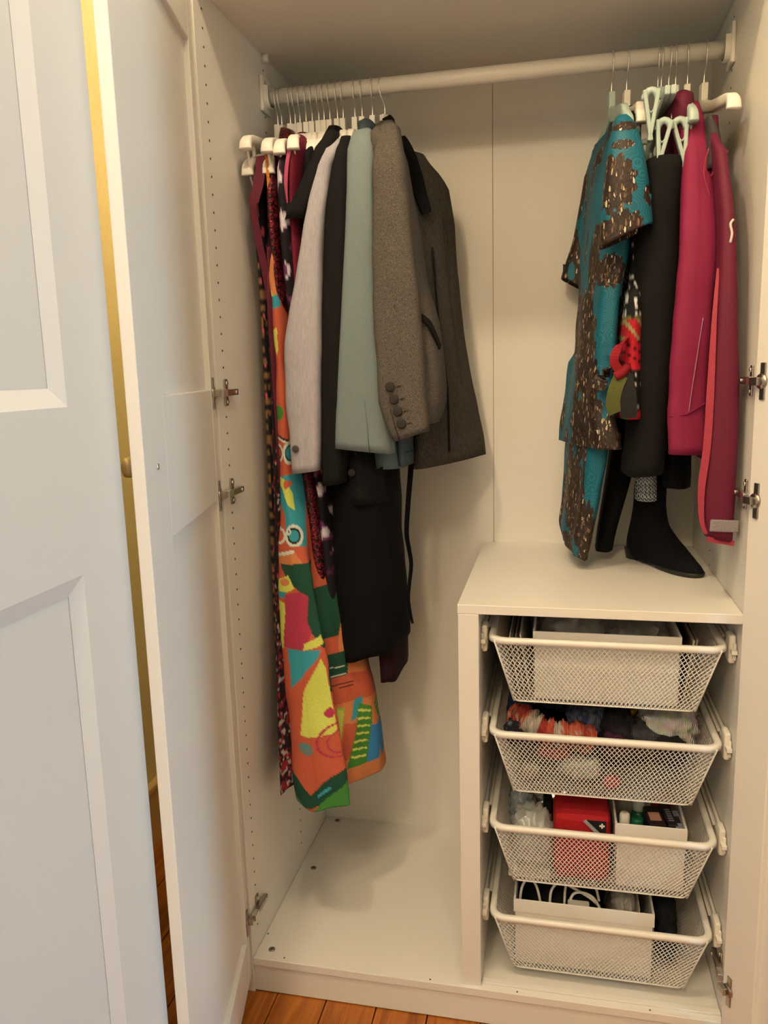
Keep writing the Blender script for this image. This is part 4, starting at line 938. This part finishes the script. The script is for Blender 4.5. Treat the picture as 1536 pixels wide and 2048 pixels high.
# 15 charcoal jacket with black collar
e = garment('charcoal_jacket', (XH[15], RY, 1.85), 'charcoal grey jacket with a black collar, rightmost of the left group', 'jacket')
def slab(xa, ya, xb, yb, ht):
    L = math.hypot(xb-xa, yb-ya)/2; return ell((xa+xb)/2, (ya+yb)/2, ht, L, 12, 3.0, -math.atan2(xb-xa, yb-ya))
gp(e, 'jacket_body', loft([(1.800, slab(.300, .31, .345, .37, .012)), (1.765, slab(.302, .30, .370, .41, .020)), (1.735, slab(.306, .295, .388, .43, .022)), (1.66, slab(.315, .29, .398, .44, .024)), (1.54, slab(.325, .285, .404, .45, .026)), (1.385, slab(.340, .28, .418, .455, .028)), (1.268, slab(.345, .275, .440, .46, .030)), (1.135, slab(.335, .27, .462, .465, .030))], step=.014, ns=8, fold=(.0045, 5, 0.4), seed=25, crease=.003, zoff=lambda x, y, t: .10*t**6*(x-.42)), CHAR)
gp(e, 'collar', MB().ribbon(spline([(.279, .318, 1.866), (.290, .312, 1.852), (.302, .305, 1.815), (.314, .300, 1.780)], 6), [.020]*6+[.017]*13, .008, (1, .3, .2)), BLACK2)
gp(e, 'collar', MB().ribbon(spline([(.311, .318, 1.826), (.322, .312, 1.800), (.336, .308, 1.755), (.350, .306, 1.710), (.364, .308, 1.668)], 6), [.014+.018*min(1, i/9) if i < 14 else .032-.0012*(i-14) for i in range(25)], .006, (1, .5, .1)), BLACK2)
gp(e, 'front_edge', MB().tube(spline([(.372, .325, 1.60), (.384, .318, 1.45), (.402, .312, 1.30), (.404, .318, 1.16)], 6), .0022, 6), BLACK)
gp(e, 'side_seam', MB().tube(spline([(.392, .372, 1.66), (.402, .372, 1.50), (.420, .375, 1.36), (.430, .385, 1.27)], 6), .0016, 6), cloth('charcoal_dark', (50, 45, 40)))

# ---- right-hand group
def feather_mat():
    m = mat('feather_print', (0.05, 0.3, 0.35), 0.6, spec=0.4)
    at = nn(m, 'ShaderNodeVertexColor', layer_name='Col'); sp_ = nn(m, 'ShaderNodeSeparateColor'); lk(m, at.outputs[0], sp_.inputs[0])
    tc = nn(m, 'ShaderNodeTexCoord'); mp = nn(m, 'ShaderNodeMapping'); mp.inputs['Scale'].default_value = (1, 0.8, 0.30); mp.inputs['Rotation'].default_value = (0.2, 0.3, 0); lk(m, tc.outputs['Object'], mp.inputs[0])
    vo = nn(m, 'ShaderNodeTexVoronoi', feature='DISTANCE_TO_EDGE'); vo.inputs['Scale'].default_value = 300; lk(m, mp.outputs[0], vo.inputs['Vector'])
    nz = nn(m, 'ShaderNodeTexNoise'); nz.inputs['Scale'].default_value = 120; lk(m, mp.outputs[0], nz.inputs['Vector'])
    v2 = nn(m, 'ShaderNodeTexVoronoi'); v2.inputs['Scale'].default_value = 300; lk(m, mp.outputs[0], v2.inputs['Vector'])
    s2 = nn(m, 'ShaderNodeSeparateColor'); lk(m, v2.outputs['Color'], s2.inputs[0])
    fcol = nn(m, 'ShaderNodeValToRGB'); el = fcol.color_ramp.elements; el[0].position = 0.0; el[0].color = (*pl((34, 22, 18)), 1); el[1].position = 1.0; el[1].color = (*pl((226, 200, 160)), 1)
    n1 = el.new(0.66); n1.color = (*pl((62, 40, 28)), 1); n2 = el.new(0.88); n2.color = (*pl((124, 88, 58)), 1)
    lk(m, s2.outputs[0], fcol.inputs[0])
    ed = nn(m, 'ShaderNodeMath', operation='LESS_THAN'); ed.inputs[1].default_value = 0.10; lk(m, vo.outputs[0], ed.inputs[0])
    mxf = nn(m, 'ShaderNodeMix', data_type='RGBA'); lk(m, ed.outputs[0], mxf.inputs[0]); lk(m, fcol.outputs[0], mxf.inputs[6]); mxf.inputs[7].default_value = (*pl((26, 18, 16)), 1)
    # teal ground with fine shell-like rings
    v3 = nn(m, 'ShaderNodeTexVoronoi'); v3.inputs['Scale'].default_value = 34; lk(m, tc.outputs['Object'], v3.inputs['Vector'])
    sn = nn(m, 'ShaderNodeMath', operation='MULTIPLY'); sn.inputs[1].default_value = 42; lk(m, v3.outputs['Distance'], sn.inputs[0])
    si_ = nn(m, 'ShaderNodeMath', operation='SINE'); lk(m, sn.outputs[0], si_.inputs[0])
    tr = nn(m, 'ShaderNodeValToRGB'); tr.color_ramp.elements[0].position = 0.6; tr.color_ramp.elements[0].color = (*pl((8, 84, 96)), 1); tr.color_ramp.elements[1].position = 0.95; tr.color_ramp.elements[1].color = (*pl((22, 106, 116)), 1); lk(m, si_.outputs[0], tr.inputs[0])
    mk = nn(m, 'ShaderNodeMath', operation='GREATER_THAN'); mk.inputs[1].default_value = 0.72
    jg = nn(m, 'ShaderNodeMath', operation='MULTIPLY_ADD'); jg.inputs[1].default_value = 0.45; lk(m, nz.outputs[0], jg.inputs[0]); lk(m, sp_.outputs[0], jg.inputs[2]); lk(m, jg.outputs[0], mk.inputs[0])
    fin = nn(m, 'ShaderNodeMix', data_type='RGBA'); lk(m, mk.outputs[0], fin.inputs[0]); lk(m, tr.outputs[0], fin.inputs[6]); lk(m, mxf.outputs[2], fin.inputs[7]); lk(m, fin.outputs[2], bsdf(m).inputs['Base Color'])
    return m
FEA = feather_mat()
def p_feather(cs):
    """mask of the feather fans: pointed lobes around the fan centres cs = (x, z, rx, rz)"""
    def f(x, y, z, th):
        v = 0.0
        for (a, b, ra, rb) in cs:
            dx, dz = (x-a)/ra, (z-b)/rb; d = math.hypot(dx, dz); an = math.atan2(dz, dx)
            v = max(v, 0.5+(0.78+0.22*abs(math.sin(an*6))-d)*1.6)
        if y > .26: v = max(v, 0.5+(rnd_noise(x*22, y*22, z*9)-0.14)*2.2)
        v = max(0, min(1, v)); return (v, v, v)
    return f
e = garment('teal_dress', (.738, RY, 1.84), 'teal wrap dress with brown and gold feather print and short sleeves', 'dress')
ftS = p_feather([(.735, 1.665, .040, .050), (.800, 1.640, .016, .022), (.752, 1.762, .024, .010), (.748, 1.728, .026, .009), (.745, 1.592, .045, .030)])
gp(e, 'sleeve', sleeve([(1.800, .742, .760, .235), (1.788, .736, .768, .205), (1.76, .729, .777, .18), (1.72, .722, .787, .165), (1.66, .716, .797, .158), (1.585, .711, .805, .158)], .040, 2.5, seed=30, fold=(.002, 3, 0), zoff=lambda x, y, t: .42*t**5*(x-.758)-0.012*t**5, paint=ftS, step=.004, ns=26, hem=.05), FEA)
ftA = lambda x, y, z, th: (max(0, min(1, 0.5+(rnd_noise(x*30, y*30, z*14)+0.28)*2)),)*3
gp(e, 'sleeve', sleeve([(1.80, .706, .724, .46), (1.75, .690, .735, .475), (1.623, .668, .720, .49), (1.53, .642, .700, .495)], .038, 2.4, seed=31, fold=(.002, 4, 0), zoff=lambda x, y, t: -.55*t**5*(x-.66), paint=ftA, step=.004, ns=20), FEA)
ftB = p_feather([(.735, 1.52, .030, .035), (.690, 1.40, .022, .10), (.745, 1.205, .030, .045), (.700, 1.20, .035, .10), (.700, 1.31, .02, .06)])
def rs(xl, xr, yb, yf, h=.028): return ell((xl+xr)/2, (yb+yf)/2, h, math.hypot(xr-xl-2*h*.6, yb-yf)/2, 12, 2.8, math.atan2(xr-xl-2*h*.6, yb-yf))
gp(e, 'bodice', loft([(1.80, rs(.708, .765, .43, .24, .012)), (1.76, rs(.695, .772, .46, .20, .02)), (1.57, rs(.684, .774, .46, .20)), (1.46, rs(.680, .757, .45, .20)), (1.37, rs(.674, .754, .44, .20)), (1.35, rs(.662, .754, .45, .20)), (1.25, rs(.650, .754, .46, .20, .032)), (1.175, rs(.640, .770, .46, .19, .034))], step=.004, ns=26, fold=(.004, 7, 0), seed=32, paint=ftB, crease=.003), FEA)
ftC = p_feather([(.675, 1.06, .022, .10), (.70, .99, .02, .08)])
gp(e, 'skirt', loft([(1.30, rs(.668, .745, .43, .24, .022)), (1.16, rs(.655, .745, .45, .24, .026)), (1.06, rs(.652, .728, .45, .25, .024)), (.98, rs(.646, .714, .44, .27, .022)), (.935, rs(.655, .705, .42, .29, .018))], step=.004, ns=26, fold=(.004, 7, 0), seed=33, paint=ftC, crease=.003, zoff=lambda x, y, t: -.45*t**5*(x-.675)), FEA)
tb = MB(); tb.ribbon(spline([(.752, .19, 1.355), (.738, .18, 1.335), (.722, .178, 1.315), (.714, .178, 1.295)], 4), [.020]*5+[.028]*8, .004, (.6, 0, .8), col=(1, 1, 1)); tb.ribbon(spline([(.752, .19, 1.355), (.742, .182, 1.365), (.724, .18, 1.368)], 4), .016, .004, (0, 0, 1), col=(0, 0, 0))
gp(e, 'waist_tie', tb, FEA)
# red and green print dress
def p_red(x, y, z, th):
    a = rnd_noise(x*34, y*20, z*22+3); s_ = (x*0.6+z)*55
    if 1.385 < z < 1.425: return pl((176, 26, 40)) if (x*40+z*30) % 1 > .25 else pl((150, 150, 90))
    if z > 1.43 or (1.25 < z < 1.33 and x > .766): return pl((216, 206, 190)) if rnd_noise(x*130, y*60, z*130) > .28 else pl((22, 20, 22))
    if 1.335 < z < 1.385 or z > 1.8: return pl((190, 24, 40)) if (s_ % 1) > .22 else pl((40, 12, 16))
    if a > .12: return pl((200, 30, 44))
    return pl((98, 100, 44)) if (s_ % 1) > .2 else pl((36, 34, 22))
e = garment('red_print_dress', (.767, RY, 1.84), 'red, olive and black print dress with a knotted tie behind the teal dress', 'dress')
gp(e, 'dress_body', loft([(1.838, ell(.775, .33, .010, .04)), (1.80, ell(.778, .33, .012, .12)), (1.5, ell(.782, .33, .012, .13)), (1.46, ell(.780, .30, .020, .14)), (1.37, ell(.779, .29, .023, .13)), (1.236, ell(.781, .29, .024, .13))], step=.006, ns=12, fold=(.002, 5, 0), seed=35, paint=p_red), painted('print_cloth'))
kt = MB()
kt.tube(spline([(.768, .165, 1.335), (.758, .155, 1.325), (.745, .153, 1.318)], 5), .009, 10, col=pl((134, 20, 30)))
kt.ribbon(spline([(.752, .156, 1.33), (.742, .152, 1.35), (.752, .155, 1.375), (.768, .162, 1.39)], 5), .016, .004, (.7, 0, .7), col=pl((146, 24, 34)))
kt.ribbon(spline([(.756, .155, 1.32), (.746, .150, 1.295), (.742, .150, 1.268), (.748, .152, 1.25)], 5), .026, .004, (1, 0, .2), col=pl((88, 86, 38)))
kt.ribbon(spline([(.762, .155, 1.32), (.770, .150, 1.28), (.772, .150, 1.24)], 5), .030, .004, (1, 0, 0), col=pl((34, 30, 30)))
gp(e, 'knotted_tie', kt, painted('print_cloth'))
# black trousers, one leg showing low at the back
e = garment('black_trousers', (.8265, RY, 1.72), 'wide black trousers clipped between the teal dress and the magenta jacket', 'trousers')
gp(e, 'leg', loft([(1.712, ell(.826, .27, .040, .11)), (1.62, ell(.820, .27, .048, .115)), (1.45, ell(.822, .27, .048, .11)), (1.2, ell(.818, .275, .040, .11)), (1.125, ell(.812, .275, .040, .11))], fold=(.003, 6, 0), seed=36, crease=.003, zoff=lambda x, y, t: .1*t**6*(x-.82)), BLACK)
gp(e, 'leg', loft([(1.5, ell(.812, .43, .030, .05)), (1.25, ell(.798, .43, .034, .05)), (1.10, ell(.776, .42, .028, .045)), (.925, ell(.745, .41, .019, .038))], fold=(.002, 5, 0), seed=37), BLACK2)
# woven skirt hem
def p_grid(x, y, z, th):
    a = ((x+z)*130) % 1; b = ((x-z)*130) % 1
    return pl((206, 200, 190)) if a < .3 or b < .3 else pl((20, 20, 20))
e = garment('woven_skirt', (.829, RY, 1.70), 'black and white lattice-patterned skirt peeping out under the black trousers', 'skirt')
gp(e, 'skirt_body', loft([(1.70, ell(.83, .37, .020, .06)), (1.3, ell(.824, .38, .022, .05)), (1.055, ell(.826, .33, .022, .04))], step=.003, ns=10, seed=38, paint=p_grid), painted('print_cloth'))
e = garment('black_skirt', (.847, RY, 1.70), 'short black skirt hanging behind the magenta jacket', 'skirt')
gp(e, 'skirt_body', loft([(1.72, ell(.862, .38, .016, .07)), (1.3, ell(.880, .36, .026, .08)), (1.13, ell(.884, .35, .030, .08)), (1.085, ell(.884, .35, .030, .08))], seed=39, fold=(.003, 6, 0)), BLACK2)
e = garment('maroon_skirt', (.853, RY, 1.70), 'dark maroon skirt whose edge shows beside the black skirt', 'skirt')
gp(e, 'skirt_body', loft([(1.76, ell(.866, .25, .012, .06)), (1.6, ell(.872, .33, .010, .07)), (1.2, ell(.90, .42, .014, .06)), (1.11, ell(.905, .42, .014, .06))], seed=40, fold=(.002, 5, 0)), cloth('maroon_cloth', (100, 24, 46)))
# magenta jacket
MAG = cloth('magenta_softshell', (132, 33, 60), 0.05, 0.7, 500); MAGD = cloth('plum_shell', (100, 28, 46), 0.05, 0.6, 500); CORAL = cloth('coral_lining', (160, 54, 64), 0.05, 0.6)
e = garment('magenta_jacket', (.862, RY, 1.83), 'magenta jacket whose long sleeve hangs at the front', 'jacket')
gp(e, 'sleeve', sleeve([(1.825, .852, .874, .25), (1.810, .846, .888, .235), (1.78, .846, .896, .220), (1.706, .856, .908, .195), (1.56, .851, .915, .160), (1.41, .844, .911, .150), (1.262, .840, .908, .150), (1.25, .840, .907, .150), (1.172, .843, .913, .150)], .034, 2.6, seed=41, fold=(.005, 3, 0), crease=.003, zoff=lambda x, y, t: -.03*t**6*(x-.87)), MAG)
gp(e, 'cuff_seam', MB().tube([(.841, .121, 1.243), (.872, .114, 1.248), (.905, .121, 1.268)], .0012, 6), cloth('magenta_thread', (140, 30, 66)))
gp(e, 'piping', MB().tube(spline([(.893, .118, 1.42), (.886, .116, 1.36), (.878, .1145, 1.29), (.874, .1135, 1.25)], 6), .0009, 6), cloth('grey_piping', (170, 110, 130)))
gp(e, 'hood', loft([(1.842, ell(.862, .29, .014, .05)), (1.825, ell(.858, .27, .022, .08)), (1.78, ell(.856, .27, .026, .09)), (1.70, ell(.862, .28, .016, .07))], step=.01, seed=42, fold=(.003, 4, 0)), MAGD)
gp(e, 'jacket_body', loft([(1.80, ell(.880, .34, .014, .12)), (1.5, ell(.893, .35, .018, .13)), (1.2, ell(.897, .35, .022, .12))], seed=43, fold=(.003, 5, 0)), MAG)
# plum rain jacket with coral lining
e = garment('plum_rain_jacket', (.905, RY, 1.80), 'plum raincoat with coral lining and a grey velcro cuff tab beside the right wall', 'jacket')
gp(e, 'sleeve', sleeve([(1.74, .898, .910, .17), (1.70, .900, .922, .14), (1.58, .908, .934, .105), (1.45, .907, .942, .09), (1.27, .902, .953, .085), (1.09, .897, .955, .085), (1.024, .905, .954, .085)], .032, 2.6, seed=44, fold=(.002, 4, 0), zoff=lambda x, y, t: -.16*t**6*(x-.93)), MAGD)
gp(e, 'lining', MB().ribbon(spline([(.908, .080, 1.50), (.903, .066, 1.42), (.901, .060, 1.32), (.899, .058, 1.20), (.893, .060, 1.12), (.896, .062, 1.06), (.905, .062, 1.035)], 6), [.004+.009*min(1, i/14) for i in range(24)]+[.012-.0006*i for i in range(13)], .003, (1, -.3, 0)), CORAL)
gp(e, 'hem_lining', MB().ribbon([(.906, .058, 1.026), (.952, .060, 1.018)], .009, .003, (0, 0, 1)), CORAL)
gp(e, 'cuff_tab', MB().box(-.022, .026, -.0022, .0022, -.011, .011, .002, T(.930, .0500, 1.052, 0.02, 0, 0.03)), cloth('grey_velcro', (138, 124, 116), .15, .95, 500))
gp(e, 'jacket_body', loft([(1.79, ell(.918, .33, .012, .10)), (1.70, ell(.924, .33, .014, .13)), (1.4, ell(.934, .33, .016, .14)), (1.15, ell(.938, .33, .018, .14))], seed=45, fold=(.002, 5, 0)), MAGD)
gp(e, 'collar', loft([(1.775, ell(.900, .20, .006, .03)), (1.74, ell(.906, .19, .012, .04)), (1.68, ell(.908, .17, .013, .03))], step=.01, seed=46), cloth('grey_collar', (66, 58, 54)))
gp(e, 'piping', MB().tube([(.900, .140, 1.665), (.916, .135, 1.69), (.925, .140, 1.705)], .0022, 6), CORAL)
gp(e, 'piping', MB().tube(spline([(.893, .135, 1.71), (.886, .130, 1.67), (.897, .128, 1.63)], 5), .0010, 6), CORAL)
gp(e, 'zip_pull', MB().tube(spline([(.927, .070, 1.578), (.922, .067, 1.57), (.925, .066, 1.555), (.923, .067, 1.54)], 4), .0022, 6), mat('pale_pull', (.7, .62, .6), .4))

# ------------------------------------------------------------------ ankle boot on the shelf
e = empty('ankle_boot', (.862, .35, .901), 0, 'black suede ankle boot standing on the shelf under the clothes', 'boot')
hx_, hy_ = .806, .452; L_ = math.hypot(.935-.806, .250-.452); ux, uy = (.935-.806)/L_, (.250-.452)/L_
def br(s0, s1, wd_): return ell(hx_+ux*(s0+s1)/2, hy_+uy*(s0+s1)/2, wd_, (s1-s0)/2, 12, 2.3, math.atan2(ux, -uy))
SUEDE = cloth('black_suede', (14, 13, 14), .2, .95, 300)
gp(e, 'upper', loft([(1.19, br(.035, .105, .030)), (1.10, br(.033, .105, .030)), (1.03, br(.028, .105, .030)), (.99, br(.018, .118, .031)), (.965, br(.010, .150, .033)), (.945, br(.004, .185, .035)), (.927, br(.0, .215, .034)), (.915, br(.002, .232, .033)), (.910, br(.004, .234, .031))], step=.006, hem=0, seed=50, crease=.002), SUEDE)
gp(e, 'sole', loft([(.911, br(.07, .235, .032)), (.9085, br(.072, .236, .033)), (.9018, br(.10, .232, .031))], step=.003, hem=0), mat('black_sole', (.012, .012, .012), .5))
gp(e, 'heel', loft([(.925, br(.0, .062, .028)), (.9018, br(.006, .050, .024))], step=.006, hem=0), mat('black_sole', (.012, .012, .012), .5))
